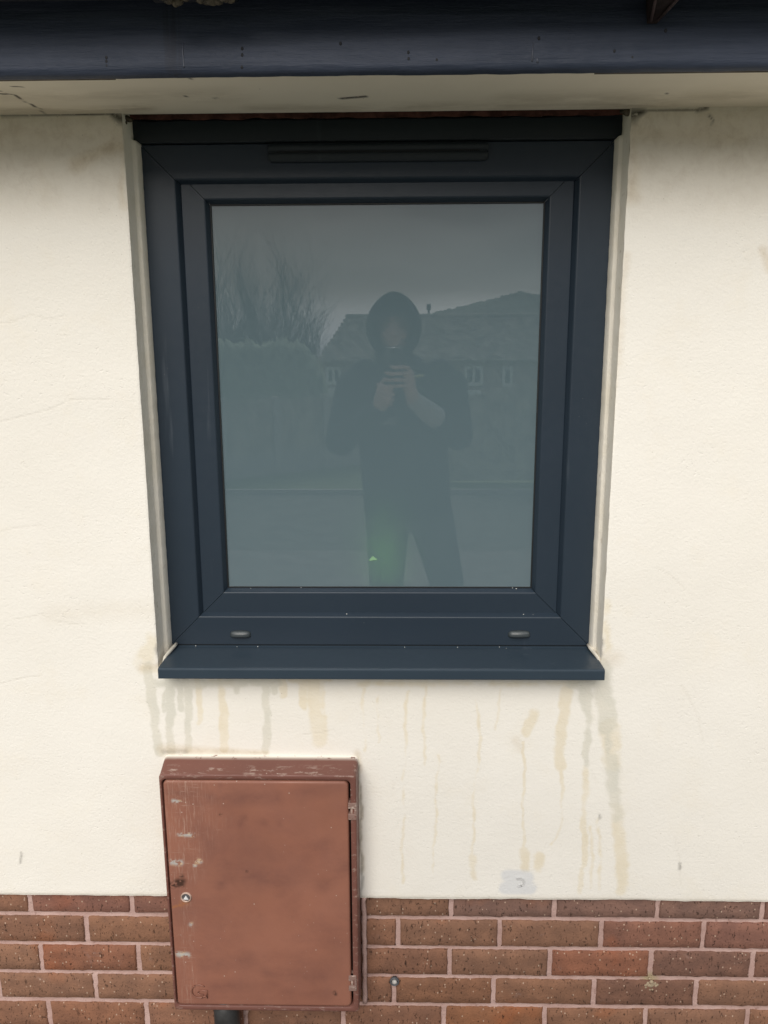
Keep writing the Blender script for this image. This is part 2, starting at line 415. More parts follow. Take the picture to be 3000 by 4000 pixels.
house = empty('house_wall', (0, 0.2, 0))
tag(house, 'cream painted render wall above a plinth of brown bricks', 'wall')
def build_render():
    fine = 0.0035
    xs = np.concatenate([[-4, -2.5, -1.6, -1.2], np.arange(-1.0, OX0-1e-6, fine), np.arange(OX0, OX1, fine), np.arange(OX1, .95, fine), [1.2, 1.6, 2.5, 4]])
    zs = np.concatenate([np.arange(ZR, OZ0-1e-6, fine), np.arange(OZ0, SOF+.004, fine)])
    xs[np.argmin(abs(xs-OX0))] = OX0
    nx, nz_ = len(xs), len(zs)
    X, Z = np.meshgrid(xs, zs); X = X.copy(); Z = Z.copy()
    ix0, ix1 = int(np.argmin(abs(xs-OX0))), int(np.argmin(abs(xs-OX1))); iz0 = int(np.argmin(abs(zs-OZ0)))
    X[:, ix0] = OX0; X[:, ix1] = OX1
    Yv = np.zeros_like(X)
    # gentle hand trowelled unevenness
    for k, (s, a) in enumerate(((2.1, .0012), (5.3, .0005), (13.0, .0002))):
        ph = np.random.RandomState(k).rand(8)*6.28
        Yv += a*(np.sin(X*s*2.3+ph[0]+1.7*np.sin(Z*s*1.9+ph[1]))*np.sin(Z*s*2.9+ph[2]+1.3*np.sin(X*s*1.7+ph[3])))
    rng = np.random.RandomState(4)
    # ragged lower edge and softened arris at the opening
    low = np.array([fbm(x, 0, 22, 1.0) for x in xs])*.0016 + np.array([fbm(x, 0, 5, 7.0) for x in xs])*.002
    for k in range(3): Z[k, :] += low*(1-k/3)
    Yv[0, :] += .0035; Yv[1, :] += .0008
    jl = np.array([fbm(0, z, 30, 2.0) for z in zs])*.0006; jr = np.array([fbm(0, z, 30, 5.0) for z in zs])*.0008
    X[iz0:, ix0] += jl[iz0:]; X[iz0:, ix1] += jr[iz0:]
    Yv[iz0:, ix0] += .0011; Yv[iz0:, ix1] += .0011
    idx = -np.ones((nz_, nx), int); verts = []
    keep = np.ones((nz_, nx), bool); keep[iz0+1:, ix0+1:ix1] = False
    idx[keep] = np.arange(keep.sum())
    V = np.stack([X[keep], Yv[keep], Z[keep]], 1)
    faces = []
    a, b, c, d = idx[:-1, :-1], idx[:-1, 1:], idx[1:, 1:], idx[1:, :-1]
    ok = (a >= 0) & (b >= 0) & (c >= 0) & (d >= 0)
    hole = np.zeros_like(ok); hole[iz0:, ix0:ix1] = True
    ok &= ~hole
    F = np.stack([a[ok], b[ok], c[ok], d[ok]], 1)
    n0 = len(V)
    # returns: lower edge back to the bricks, sides and bottom of the opening back to the frame
    extra = []; ef = []
    def strip(ids, yback, ins=(0, 0)):
        base = n0+len(extra)
        for i in ids:
            extra.append((V[i][0]+ins[0], yback, V[i][2]+ins[1]))
        for k in range(len(ids)-1):
            ef.append((ids[k], ids[k+1], base+k+1, base+k))
    strip([idx[0, i] for i in range(nx)], .0125)
    strip([idx[iz0, i] for i in range(ix0, ix1+1)], .12)
    V = np.concatenate([V, np.array(extra)]); F = np.concatenate([F, np.array(ef)])
    me = bpy.data.meshes.new('render_coat')
    me.vertices.add(len(V)); me.vertices.foreach_set('co', V.astype(np.float32).ravel())
    me.loops.add(F.size); me.loops.foreach_set('vertex_index', F.astype(np.int32).ravel())
    me.polygons.add(len(F)); me.polygons.foreach_set('loop_start', np.arange(0, F.size, 4, dtype=np.int32)); me.polygons.foreach_set('loop_total', np.full(len(F), 4, np.int32))
    me.update(); me.validate()
    x, z = V[:, 0], V[:, 2]
    S = lambda pts, w: stain_px(x, z, 0, pts, w)
    g = np.zeros(len(V)); o = np.zeros(len(V)); brown_tone = np.zeros(len(V)); mould = np.zeros(len(V)); patch = np.zeros(len(V)); crack = np.zeros(len(V))
    mx = np.maximum
    # grey-green runs, left
    for pts, w, k in (([(581, 2600), (587, 2722), (608, 2812), (623, 2939)], 36, 1), ([(655, 2640), (665, 2782), (668, 2933)], 34, 1),
                      ([(731, 2640), (735, 2782), (740, 2927)], 30, .95), ([(701, 2640), (704, 2770)], 26, .85), ([(640, 2700), (635, 2780)], 22, .6),
                      ([(1039, 2640), (1039, 2812), (1042, 2933)], 32, .85), ([(924, 2640), (927, 2704)], 30, .8),
                      ([(1072, 2640), (1075, 2705)], 26, .75), ([(590, 2668), (800, 2672), (960, 2664)], 44, .85), ([(990, 2666), (1090, 2668)], 34, .8),
                      # right
                      ([(2353, 2604), (2364, 2734), (2370, 2842)], [70, 74, 66], .95), ([(2366, 2830), (2385, 2978), (2397, 3087), (2413, 3195)], [40, 40, 50, 56], .72),
                      ([(2288, 2680), (2296, 2842), (2294, 2990)], [60, 34, 30], .85), ([(2230, 2676), (2330, 2676)], 40, .7),
                      ([(2390, 2960), (2398, 3080)], 74, .75)):
        g = mx(g, k*S(pts, w))
    for pts, w, k in (([(774, 2650), (778, 2824)], 26, .85), ([(864, 2650), (870, 2812), (882, 2927)], 34, .85), ([(1104, 2640), (1110, 2715)], 32, .8),
                      ([(1185, 2650), (1190, 2760)], 34, .8), ([(1225, 2640), (1244, 2890)], [60, 64], .85), ([(1262, 2650), (1268, 2870)], 32, .6),
                      ([(1140, 2655), (1290, 2655)], 34, .6), ([(600, 2500), (560, 2600), (610, 2620)], [80, 90, 70], .62), ([(820, 2660), (900, 2668)], 46, .7),
                      ([(2082, 2788), (2060, 2864)], [44, 40], .8), ([(2047, 2900), (2044, 3330)], 18, .48), ([(2046, 3325), (2056, 3400)], 40, .8),
                      ([(2212, 2700), (2193, 2842), (2188, 2990)], [52, 44, 46], .85), ([(2190, 2990), (2199, 3222), (2150, 3300)], 22, .5), ([(2104, 3347), (2110, 3400)], 46, .75),
                      ([(2288, 3000), (2283, 3114), (2283, 3331), (2267, 3490)], [38, 32, 26, 26], .75), ([(2375, 2842), (2392, 2978)], [76, 76], .85),
                      ([(2408, 3160), (2424, 3304), (2430, 3480)], [64, 62, 60], .68), ([(2340, 3200), (2345, 3480)], 30, .42), ([(2310, 3230), (2312, 3470)], 24, .40),
                      ([(1854, 2723), (1881, 2870), (1854, 3060), (1846, 3340)], 20, .45), ([(1849, 3350), (1851, 3430)], 38, .75),
                      ([(1590, 2700), (1580, 3000), (1570, 3450)], 22, .42), ([(1712, 2950), (1690, 3470)], 20, .40), ([(1420, 2690), (1425, 2930)], 24, .40), ([(1480, 2690), (1476, 2900)], 20, .38),
                      ([(2368, 2350), (2372, 2540)], 60, .5), ([(1660, 2680), (1655, 2990)], 22, .40), ([(1950, 2690), (1940, 2850)], 20, .38), ([(1400, 2670), (2250, 2670)], 46, .42)):
        if k < .55: k += .13
        o = mx(o, k*S(pts, w))
    # grime and painted eaves shade under the soffit, grime about the window head, box top and cracks
    for pts, w, k in (([(300, 640), (400, 585), (480, 570)], 70, .95), ([(0, 470), (460, 470)], 110, .60), ([(-300, 520), (470, 520)], 330, .62), ([(2490, 510), (3300, 500)], 330, .62), ([(120, 560), (460, 540)], 60, .5), ([(2500, 520), (2900, 540)], 110, .8), ([(2500, 460), (3000, 450)], 100, .62),  # the two widest bands are shade under the eaves, painted in brown
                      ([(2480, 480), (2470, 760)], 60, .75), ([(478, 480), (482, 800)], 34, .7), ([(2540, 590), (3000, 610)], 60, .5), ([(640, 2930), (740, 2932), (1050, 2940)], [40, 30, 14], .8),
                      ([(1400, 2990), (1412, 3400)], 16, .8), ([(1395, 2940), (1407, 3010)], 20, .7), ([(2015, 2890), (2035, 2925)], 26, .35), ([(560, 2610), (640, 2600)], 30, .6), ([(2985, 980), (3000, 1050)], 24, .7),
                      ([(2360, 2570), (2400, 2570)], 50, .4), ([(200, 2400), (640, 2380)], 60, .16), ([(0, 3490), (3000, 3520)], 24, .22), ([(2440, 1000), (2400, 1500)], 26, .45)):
        brown_tone = mx(brown_tone, k*S(pts, w))
    for pts, w, k in (([(638, 2492), (634, 2530), (628, 2560)], [26, 34, 16], 1), ([(440, 446), (470, 462)], [16, 30], 1), ([(0, 454), (230, 450), (460, 444)], [6, 5, 8], .9), ([(2480, 448), (2520, 436)], [40, 14], 1),
                      ([(2726, 430), (2760, 422)], 12, .9), ([(2342, 3185), (2346, 3198)], 8, .5), ([(640, 2936), (730, 2936)], 16, .35), ([(2347, 2500), (2344, 2560)], [10, 12], .7), ([(1404, 2990), (1410, 3200), (1412, 3500)], [6, 8, 10], .5),
                      ([(2650, 3372), (2653, 3394)], 9, .6), ([(80, 3330), (76, 3370)], 8, .5), ([(2500, 434), (2720, 430)], 5, .7), ([(2770, 450), (2790, 470), (2782, 490)], 5, .7)):
        mould = mx(mould, k*S(pts, w))
    poly = [(1984, 3396), (2082, 3407), (2096, 3488), (1941, 3488)]
    patch = mx(patch, 1.3*S([(1990, 3425), (2060, 3428)], 70)); patch = mx(patch, 1.3*S([(1975, 3470), (2070, 3470)], 66)); patch = np.clip((patch-.60)*3, 0, .75)
    for pts in ([(0, 1650), (100, 1625), (200, 1600), (280, 1562), (430, 1560)], [(0, 1262), (60, 1258), (120, 1230), (200, 1250), (250, 1235)], [(0, 2672), (80, 2650), (160, 2640)], [(2570, 2215), (2620, 2250), (2670, 2305)],
                [(2660, 2680), (2710, 2750), (2735, 2830), (2740, 2900)], [(2640, 3270), (2650, 3350), (2655, 3460)], [(60, 2420), (160, 2400), (230, 2430), (330, 2440)], [(0, 2075), (70, 2060), (160, 2052)],
                [(1180, 2870), (1260, 2860), (1300, 2850)], [(2310, 3010), (2330, 3060)], [(1540, 3050), (1535, 3110)]):
        crack = mx(crack, .34*np.clip((S(pts, 8)-.3)*1.4, 0, 1))
    set_attr(me, 'stain', g, o, brown_tone); set_attr(me, 'wear', mould, patch, crack)  # third stain channel holds grime plus painted eaves shade
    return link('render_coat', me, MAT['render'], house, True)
build_render()

# reveal linings: a square return, then a splayed bead of filler against the frame
def reveal(side):
    x0 = OX0 if side < 0 else OX1
    zs = np.sort(np.concatenate([np.arange(OZ0-.002, SOF+.025, .006), [1.9224, 1.9226, 1.9246]])); mb = MB(); loops = []
    for z in zs:
        j = fbm(side, z, 22, 3)*.0006; j2 = fbm(side, z, 50, 9)*.0006
        s = -side; cut = -.0105*min(1, max(0, (z-1.9225)/.002)) + fbm(side, z, 90, 4)*.0008*(z > 1.9225)   # broken away beside the head trim
        loops.append([(x0+j*.4, .0012, z), (x0+s*.0008+j*.5, .005, z), (x0+s*.0012+j, .0385, z), (x0+s*.0020+j, .0405, z), (x0+s*(.0066+cut)+j2, .0440, z), (x0+s*(.0080+cut)+j2, .0460, z), (x0+s*(.0092+cut)+j2, FY+.001, z), (x0+s*(.0095+cut), .11, z)])
    mb.loft(loops, closed=False)
    return mb.build('reveal_lining', MAT['reveal'], house, True)
reveal(-1); reveal(1)
# inner core of the wall round the opening (behind the render and bricks)
mb = MB()
for (x0, x1, z0, z1) in ((-4, OX0-.012, -.3, 2.3), (OX1+.012, 4, -.3, 2.3), (OX0-.012, OX1+.012, -.3, OZ0-.02)):
    mb.box(x0, x1, .030, .30, z0, z1)
mb.build('wall_core', plain('block_core', (.3, .28, .26)), house)
# raw strip of old lintel left bare above the window
mb = MB(); zs_t, zs_b = [], []
xs = np.arange(-.51, .43, .008)
loops = [[(x, .040+.002*fbm(x, 0, 40, 4), 1.9560+.004*fbm(x, 1, 18, 1)), (x, .038, 1.975), (x, .039, 2.01)] for x in xs]
mb.loft(loops, closed=False)
mb.build('bare_lintel', MAT['oldwood'], house, True)
mb = MB()      # crumbled filler in the top corners
for cx, cz, r in ((-.494, 1.954, .007), (-.487, 1.951, .005), (.408, 1.953, .008), (.398, 1.955, .005), (.415, 1.950, .006), (-.497, 1.946, .005)):
    mb.ball((cx, .012+.01*random.random(), cz), (r*1.3, r, r*.8), 8, 5)
mb.build('crumbled_filler', plain('crumbled_filler', (.09, .075, .055), .95, .1, .6, 120, .8), house, True)

# ---------------------------------------------------------------- brick plinth
BY = 0.012
rows = [  # z0, z1, joints (centres of the upright joints)
    (.318, .383, [-1.502, -1.276, -1.049, -.822, -.594, -.369, -.113, .1137, .3406, .5662, .7931, 1.02, 1.246, 1.47]),
    (.243, .308, [-1.60, -1.375, -1.15, -.925, -.7005, -.476, -.228, -.003, .222, .4463, .6704, .895, 1.12, 1.345]),
    (.168, .233, [-1.487, -1.262, -1.036, -.8098, -.5883, -.364, -.112, .1128, .3353, .5593, .7847, 1.01, 1.236, 1.46]),
    (.093, .158, [-1.591, -1.366, -1.141, -.916, -.6914, -.466, -.238, -.0126, .2125, .4374, .6644, .89, 1.115, 1.34]),
    (.018, .083, [-1.486, -1.258, -1.032, -.8055, -.5792, -.352, -.128, .1006, .3296, .5572, .7852, 1.01, 1.236, 1.46]),
    (-.057, .008, [-1.591, -1.366, -1.141, -.916, -.69, -.464, -.238, -.0126, .2125, .4374, .6644, .89, 1.115, 1.34])]
BC = [(.235, .120, .076), (.225, .118, .074), (.215, .110, .071), (.240, .116, .068), (.230, .124, .081), (.205, .108, .071), (.245, .126, .082)]
special = {(2, 8): (.255, .112, .070), (2, 9): (.185, .100, .074), (2, 10): (.19, .100, .072), (0, 3): (.225, .110, .082), (0, 4): (.225, .112, .084), (0, 7): (.210, .124, .098), (0, 8): (.215, .126, .100), (0, 9): (.210, .124, .098), (0, 10): (.215, .115, .088),
           (1, 9): (.225, .110, .078), (1, 10): (.225, .112, .084), (2, 3): (.235, .108, .068), (4, 3): (.235, .114, .070), (3, 7): (.210, .106, .064), (3, 9): (.185, .098, .068), (4, 7): (.235, .110, .060)}
brng = random.Random(11)
def brick_mesh(w, h, seed):
    r = random.Random(seed); nx_, nz2 = max(3, int(w/.012)), 6
    v, f = [], []
    def ed(): return r.uniform(-.0011, .0011)
    lx = [[-w/2+(i/nx_)*w for i in range(nx_+1)] for _ in range(nz2+1)]
    tops = [ed() for _ in range(nx_+1)]; bots = [ed() for _ in range(nx_+1)]; lf = [ed() for _ in range(nz2+1)]; rt = [ed() for _ in range(nz2+1)]
    for ring, (ins, yy) in enumerate(((0, .0022), (.0022, 0))):
        pass
    for j in range(nz2+1):
        for i in range(nx_+1):
            x = -w/2+i/nx_*w; z = -h/2+j/nz2*h; y = r.uniform(-.0006, .0006)
            edge = i in (0, nx_) or j in (0, nz2)
            if i == 0: x += lf[j]
            if i == nx_: x += rt[j]
            if j == 0: z += bots[i]
            if j == nz2: z += tops[i]
            if edge: y += .0030+r.uniform(0, .0012)
            if i == 1: x = -w/2+.0035
            if i == nx_-1: x = w/2-.0035
            if j == 1: z = -h/2+.0035
            if j == nz2-1: z = h/2-.0035
            v.append((x, y, z))
    W = nx_+1
    for j in range(nz2):
        for i in range(nx_):
            f.append((j*W+i, j*W+i+1, (j+1)*W+i+1, (j+1)*W+i))
    ring = [i for i in range(W)]+[j*W+nx_ for j in range(1, nz2+1)]+[nz2*W+i for i in range(nx_-1, -1, -1)]+[j*W for j in range(nz2-1, 0, -1)]
    b = len(v)
    for i in ring: v.append((v[i][0], .020, v[i][2]))
    n = len(ring)
    for k in range(n): f.append((ring[k], b+k, b+(k+1) % n, ring[(k+1) % n]))
    return mesh('brick', v, f)
full = [brick_mesh(.2155, .065, s) for s in range(8)]
for ri, (z0, z1, js) in enumerate(rows):
    for k in range(len(js)-1):
        a, b = js[k]+.005, js[k+1]-.005; w = b-a
        me = full[(ri*5+k*3) % 8] if abs(w-.2155) < .006 else brick_mesh(w, .065, 100+ri*20+k)
        o = link('brick', me, MAT['brick'], house, True)
        o.location = Vector(((a+b)/2, BY+brng.uniform(-.0012, .0012), (z0+z1)/2+brng.uniform(-.0008, .0008)))
        o.rotation_euler = (0, brng.uniform(-.004, .004), brng.uniform(-.004, .004))
        if abs(w-.2155) < .006: o.scale.x = w/.2155
        c = special.get((ri, k)) or BC[brng.randrange(len(BC))]
        o.color = (*c, 1)
def build_mortar():
    xs = np.arange(-1.62, 1.5, .006); zs = np.arange(-.06, .385, .005)
    X, Z = np.meshgrid(xs, zs); n = X.size
    rs = np.random.RandomState(3)
    Yv = BY+.0042+rs.uniform(-.0007, .0007, X.shape)
    for (z0, z1, js) in rows:          # bucket handle joints: deeper at the middle, smeared at the edges
        Yv += .0020*np.exp(-((Z-(z0-.005))/.003)**2)
    V = np.stack([X.ravel(), Yv.ravel(), Z.ravel()], 1)
    W = len(xs); i = np.arange(n).reshape(X.shape)
    F = np.stack([i[:-1, :-1].ravel(), i[:-1, 1:].ravel(), i[1:, 1:].ravel(), i[1:, :-1].ravel()], 1)
    me = mesh('mortar', V.tolist(), F.tolist())
    q = stain_px(V[:, 0], V[:, 2], BY, [(2540, 3830), (2545, 3850)], 50)
    set_attr(me, 'stain', np.clip(q*1.5, 0, 1))
    return link('mortar', me, MAT['mortar'], house, True)
build_mortar()
# mortar splash on the face of the bricks
mb = MB(); c = P(2542, 3846, BY-.001); r_ = random.Random(5)
for k in range(16):
    a = r_.uniform(0, 6.28); q = r_.uniform(0, 1)**.7
    s = .0065*(1.1-q*.7)
    mb.ball((c[0]+math.cos(a)*q*.017, BY+.0006, c[2]+math.sin(a)*q*.015), (s, .0022, s*.9), 8, 5)
mb.build('mortar_splash', plain('mortar_splash', (.34, .27, .185), .95, .1, .3, 90, .6), house, True)
# beads of mortar pointing beside the meter box
mb = MB(); pts = [(-.0775+.002*fbm(0, z, 30, 2), .006, z) for z in np.arange(.10, .372, .01)]
mb.tube(pts, [.0055+.0015*fbm(1, p[2], 40, 3) for p in pts], 8)
mb.build('edge_pointing', MAT['mortar'], house, True)
# metal plug in the joint
pc = P(1541, 3828, BY)
mb = MB()
L = []
for r, y in ((.0105, BY-.002), (.0105, BY-.006), (.009, BY-.0075), (.0075, BY-.0060), (.0068, BY+.006)):
    L.append([(pc[0]+r*math.cos(2*math.pi*k/20), y, pc[2]+r*math.sin(2*math.pi*k/20)) for k in range(20)])
mb.loft(L, False, True)
pl = mb.build('plug_socket', plain('plug_sleeve', (.085, .088, .095), .5), None, True)
tag(pl, 'round dark plug set in a mortar joint right of the brown meter box', 'wall plug')
mb = MB(); mb.ball((pc[0], BY-.003, pc[2]-.002), (.0062, .004, .0058), 14, 8); mb.build('plug_core', MAT['dirty_metal'], pl, True)
mb = MB()
cc = P(2030, 3447, -.0015)
for q in (.011, .0075):
    mb.tube([(cc[0]+q*math.cos(a), -.0008, cc[2]+q*math.sin(a)) for a in np.linspace(-1.9, 2.3, 22)], [.0010]*22, 6)
mb.build('filler_ring', plain('filler_ring', (.60, .60, .59), .9), house, True)

# ==================================================================== EAVES
eaves = empty('eaves', (0, -.1, SOF))
tag(eaves, 'dark blue grey fascia board with cream soffit across the top', 'eaves')
def build_soffit():
    xs = np.concatenate([[-4, -2], np.arange(-1.0, .95, .005), [2, 4]]); ys = np.arange(-.186, .0061, .004)
    X, Yg = np.meshgrid(xs, ys); Z = np.full_like(X, SOF)
    Z += .0007*np.sin(X*3.1+1)*np.sin(Yg*9) 
    ix = (X > -.492) & (X < .405)
    n = X.size; V = np.stack([X.ravel(), Yg.ravel(), Z.ravel()], 1)
    i = np.arange(n).reshape(X.shape)
    F = np.stack([i[:-1, :-1].ravel(), i[1:, :-1].ravel(), i[1:, 1:].ravel(), i[:-1, 1:].ravel()], 1)
    base = len(V); W = len(xs)
    back = V[i[-1]].copy(); back[:, 2] += .009
    V = np.concatenate([V, back]); F = np.concatenate([F, np.stack([i[-1, :-1], np.arange(base, base+W-1), np.arange(base+1, base+W), i[-1, 1:]], 1)])
    me = mesh('soffit_board', V.tolist(), F.tolist())
    def on_soffit(px, py):
        v = (px-1500)/3000*RIGHT+(py-2000)/3000*DOWN+FWD; t = (SOF-CAM[2])/v[2]; q = CAM+v*t; return q[0], q[1]
    def S(pts, w): return seg_field(V[:, 0], V[:, 1], [on_soffit(*p) for p in pts], [w]*len(pts))
    brown_tone = np.maximum.reduce([.8*S([(500, 425), (560, 418)], .030), .45*S([(0, 432), (460, 428)], .03), .5*S([(2400, 412), (2600, 408)], .05), .38*S([(1000, 425), (2400, 408)], .035), .35*S([(2000, 390), (2900, 380)], .06), .3*S([(0, 380), (900, 372)], .05)])  # dirt patches on the soffit
    ck = np.maximum.reduce([S([(1340, 384), (1430, 376)], .009), 1.0*S([(55, 370), (75, 385), (130, 415), (185, 445)], .0035), S([(0, 367), (30, 369)], .006), S([(55, 340), (95, 341)], .004), S([(748, 307), (752, 308)], .006), .8*S([(2610, 364), (2612, 366)], .006), .8*S([(720, 375), (724, 378)], .006), .7*S([(838, 384), (842, 382)], .007), S([(0, 355), (55, 372)], .002)])
    ck = np.clip((ck-.3)*2.2, 0, 1)
    set_attr(me, 'stain', brown_tone, ck)
    return link('soffit_board', me, MAT['soffit'], eaves, True)
build_soffit()
def build_fascia():
    xs = np.concatenate([[-4, -2], np.arange(-1.0, .95, .006), [2, 4]])
    prof = [(-.1845, SOF+.004), (-.1845, SOF-.0025), (-.187, SOF-.0045), (-.193, SOF-.0055), (-.199, SOF-.0035), (-.2025, SOF+.001), (-.2035, SOF+.007), (-.2030, SOF+.014), (-.2022, SOF+.05), (-.2022, SOF+.10), (-.2022, 2.15), (-.1845, 2.15)]
    mb = MB(); loops = []
    for x in xs:
        j = fbm(x, 0, 8, 1)*.0012; j3 = fbm(x, 0, 35, 6)*.0007
        loops.append([(x, y+(j3 if z < SOF+.03 else 0), z+(j+j3 if z < SOF+.02 else 0)) for y, z in prof])
    mb.loft(loops, closed=True)
    o = mb.build('fascia_board', MAT['fascia'], eaves, True)
    return o
build_fascia()
# unpainted lower edge showing at both ends of the board
mb = MB()
for (xa, xb) in ((-4, -.44), (.30, 4)):
    mb.box(xa, xb, -.1842, -.177, SOF-.0030, SOF+.004)
mb.build('raw_edge', MAT['fascia_edge'], eaves)
# blemishes: nail heads, drips
NAIL = plain('nail_fill', (.015, .016, .02), .7); RUN = plain('paint_run', (.085, .095, .125), .5)
for px, py in ((416, 225), (416, 240), (417, 258), (946, 190), (946, 215), (945, 262), (2105, 150), (1595, 205), (1596, 230), (2600, 120), (2400, 200), (1330, 170), (1706, 235), (2470, 225)):
    q = P(px, py, -.2026); mb = MB(); mb.ball(q, (.0022, .0012, .0028), 8, 5); mb.build('nail_hole', NAIL, eaves, True)
mb = MB()
for pts in ([(716, 165), (714, 200), (718, 255), (720, 262)], [(2083, 165), (2080, 205), (2078, 240)], [(2097, 222), (2100, 245)]):
    Q = [P(a, b, -.2030) for a, b in pts]; mb = MB(); mb.tube(Q, [.0004]+[.0012]*(len(Q)-2)+[.0020], 6); mb.build('paint_run', RUN, eaves, True)
# unseen roof slab, added to block light coming over the wall
mb = MB(); mb.add([(-4, -.30, 2.175), (4, -.30, 2.175), (4, 3.4, 3.9), (-4, 3.4, 3.9), (-4, -.30, 2.225), (4, -.30, 2.225), (4, 3.4, 3.95), (-4, 3.4, 3.95)],
    [(0, 1, 2, 3), (4, 7, 6, 5), (0, 4, 5, 1), (1, 5, 6, 2), (2, 6, 7, 3), (3, 7, 4, 0)])
mb.build('unseen_roof', plain('roof_tiles', (.09, .06, .05), .85), eaves)

gut = empty('gutter', (0, -.26, 2.04))
tag(gut, 'black half round gutter hanging in front of the fascia', 'gutter')
mb = MB(); prof = []
GY, GZ, GR = -.2655, 2.0885, .056
for k in range(19):
    a = math.pi+math.pi*k/18; prof.append((GY+GR*math.cos(a), GZ+GR*math.sin(a)))
for k in range(18, -1, -1):
    a = math.pi+math.pi*k/18; prof.append((GY+(GR-.0025)*math.cos(a), GZ+(GR-.0025)*math.sin(a)+.0))
mb.loft([[(x, y, z) for y, z in prof] for x in np.linspace(-4, 4, 41)], True, True)
mb.build('trough', MAT['gutter'], gut, True)
def bracket(x):
    mb = MB()       # V shaped support running from the fascia up under the trough
    mb.add([(x-.004, -.2028, 2.012), (x+.012, -.2028, 2.012), (x+.032, -.2028, 2.075), (x-.011, -.2028, 2.075),
            (x-.003, -.212, 2.014), (x+.011, -.212, 2.014), (x+.030, -.262, 2.031), (x-.010, -.262, 2.031)],
           [(0, 1, 2, 3), (4, 7, 6, 5), (0, 4, 5, 1), (1, 5, 6, 2), (2, 6, 7, 3), (3, 7, 4, 0)])
    o = mb.build('bracket', MAT['bracket'], gut, bevel=.0015)
    mb = MB(); mb.tube([(x-.009, -.263, 2.030), (x-.0005, -.213, 2.0125)], [.0022, .0022], 6); mb.tube([(x+.029, -.263, 2.030), (x+.009, -.213, 2.0125)], [.0026, .0022], 6)
    mb.build('bracket_flange', plain('bracket_flange', (.050, .033, .033), .7, .3, .4, 50, .4), gut, True)
bracket(.372)
# union clip with old sealant squeezed out
mb = MB(); L = []
for x in (-.352, -.351, -.235, -.234):
    r = GR+.004 if -.3515 < x < -.2345 else GR+.001
    L.append([(x, GY+r*math.cos(math.pi+math.pi*k/18), GZ+r*math.sin(math.pi+math.pi*k/18)) for k in range(19)])
mb.loft(L, closed=False); mb.build('union_clip', MAT['gutter'], gut, True)
mb = MB(); r_ = random.Random(2)
for x0, x1 in ((-.353, -.318), (-.318, -.300), (-.286, -.262), (-.262, -.238)):
    for k in range(4):
        x = r_.uniform(x0, x1); mb.ball((x, GY-.004+r_.uniform(-.012, .012), GZ-GR-.0045+r_.uniform(-.001, .001)), (r_.uniform(.005, .009), .008, r_.uniform(.004, .0065)), 10, 6)
mb.build('sealant_blob', MAT['sealant'], gut, True)

# ==================================================================== WINDOW
win = empty('window', (-.04, FY, .92))
tag(win, 'square dark grey casement window with frosted glass and projecting sill', 'window')
def member(side, rect, prof, name, parent, gap=.0006, tilt=0):
    """one mitred member; prof = [(inset from the outer rectangle, y)] going front round to back"""
    x0, x1, z0, z1 = rect
    A, B = [], []
    for ins, y in prof:
        a, b, c, d = x0+ins, x1-ins, z0+ins, z1-ins
        if side == 't': A.append((a+gap, y, d)); B.append((b-gap, y, d))
        if side == 'b': A.append((a+gap, y, c)); B.append((b-gap, y, c))
        if side == 'l': A.append((a, y, c+gap)); B.append((a, y, d-gap))
        if side == 'r': A.append((b, y, c+gap)); B.append((b, y, d-gap))
    mb = MB(); n = len(prof)
    k = 9
    loops = [[tuple(np.array(A[i])*(1-t)+np.array(B[i])*t) for i in range(n)] for t in np.linspace(0, 1, k)]
    mb.loft(loops, True, True)
    return mb.build(name, MAT['frame_h'] if side in 'tb' else MAT['frame_v'], parent)
FR = (-.4865, .4015, .9285, 1.9215)
def arc(cx, cy, r, a0, a1, n=4):
    return [(cx+r*math.cos(rad(a0+(a1-a0)*k/n)), cy+r*math.sin(rad(a0+(a1-a0)*k/n))) for k in range(n+1)]
# outer frame: flat face, small round, bevel falling to the sash
PW = .0625
prof = [(0.0, .13), (0.0, FY+.0015), (.0005, FY+.0004), (.0015, FY)]+[(PW-.003, FY), (PW-.0012, FY+.0003), (PW, FY+.0012), (PW+.0012, FY+.003), (PW+.0072, FY+.0155), (PW+.0075, FY+.018), (PW+.0075, .13)]
for s, nm in zip('tblr', ('frame_rail', 'frame_rail', 'frame_stile', 'frame_stile')):
    member(s, FR, prof, nm, win)
SR = (FR[0]+PW+.0085, FR[1]-PW-.0085, FR[2]+PW+.0085, FR[3]-PW-.0085+.004)
SR = (-.4180, .3325, .9950, 1.8715)
SY = FY+.0125
SWD = .0460
prof = [(-.004, .125), (-.004, SY+.006), (0.0, SY+.002), (.0006, SY+.0005), (.0016, SY)]+[(SWD-.003, SY), (SWD-.0012, SY+.0003), (SWD, SY+.0012), (SWD+.001, SY+.0028), (SWD+.0055, SY+.0130), (SWD+.0058, SY+.0155), (SWD+.0058, .125)]
sash = empty('sash', (-.04, SY, 1.0)); sash.parent = win; sash.matrix_parent_inverse = Matrix.Translation(-Vector(win.location))
def under(o, p):       # parent to a part, keep place
    o.parent = p; o.matrix_parent_inverse = Matrix.Translation(-Vector(p.location)); return o
for s, nm in zip('tblr', ('sash_rail', 'sash_rail', 'sash_stile', 'sash_stile')):
    under(member(s, SR, prof, nm, None), sash)
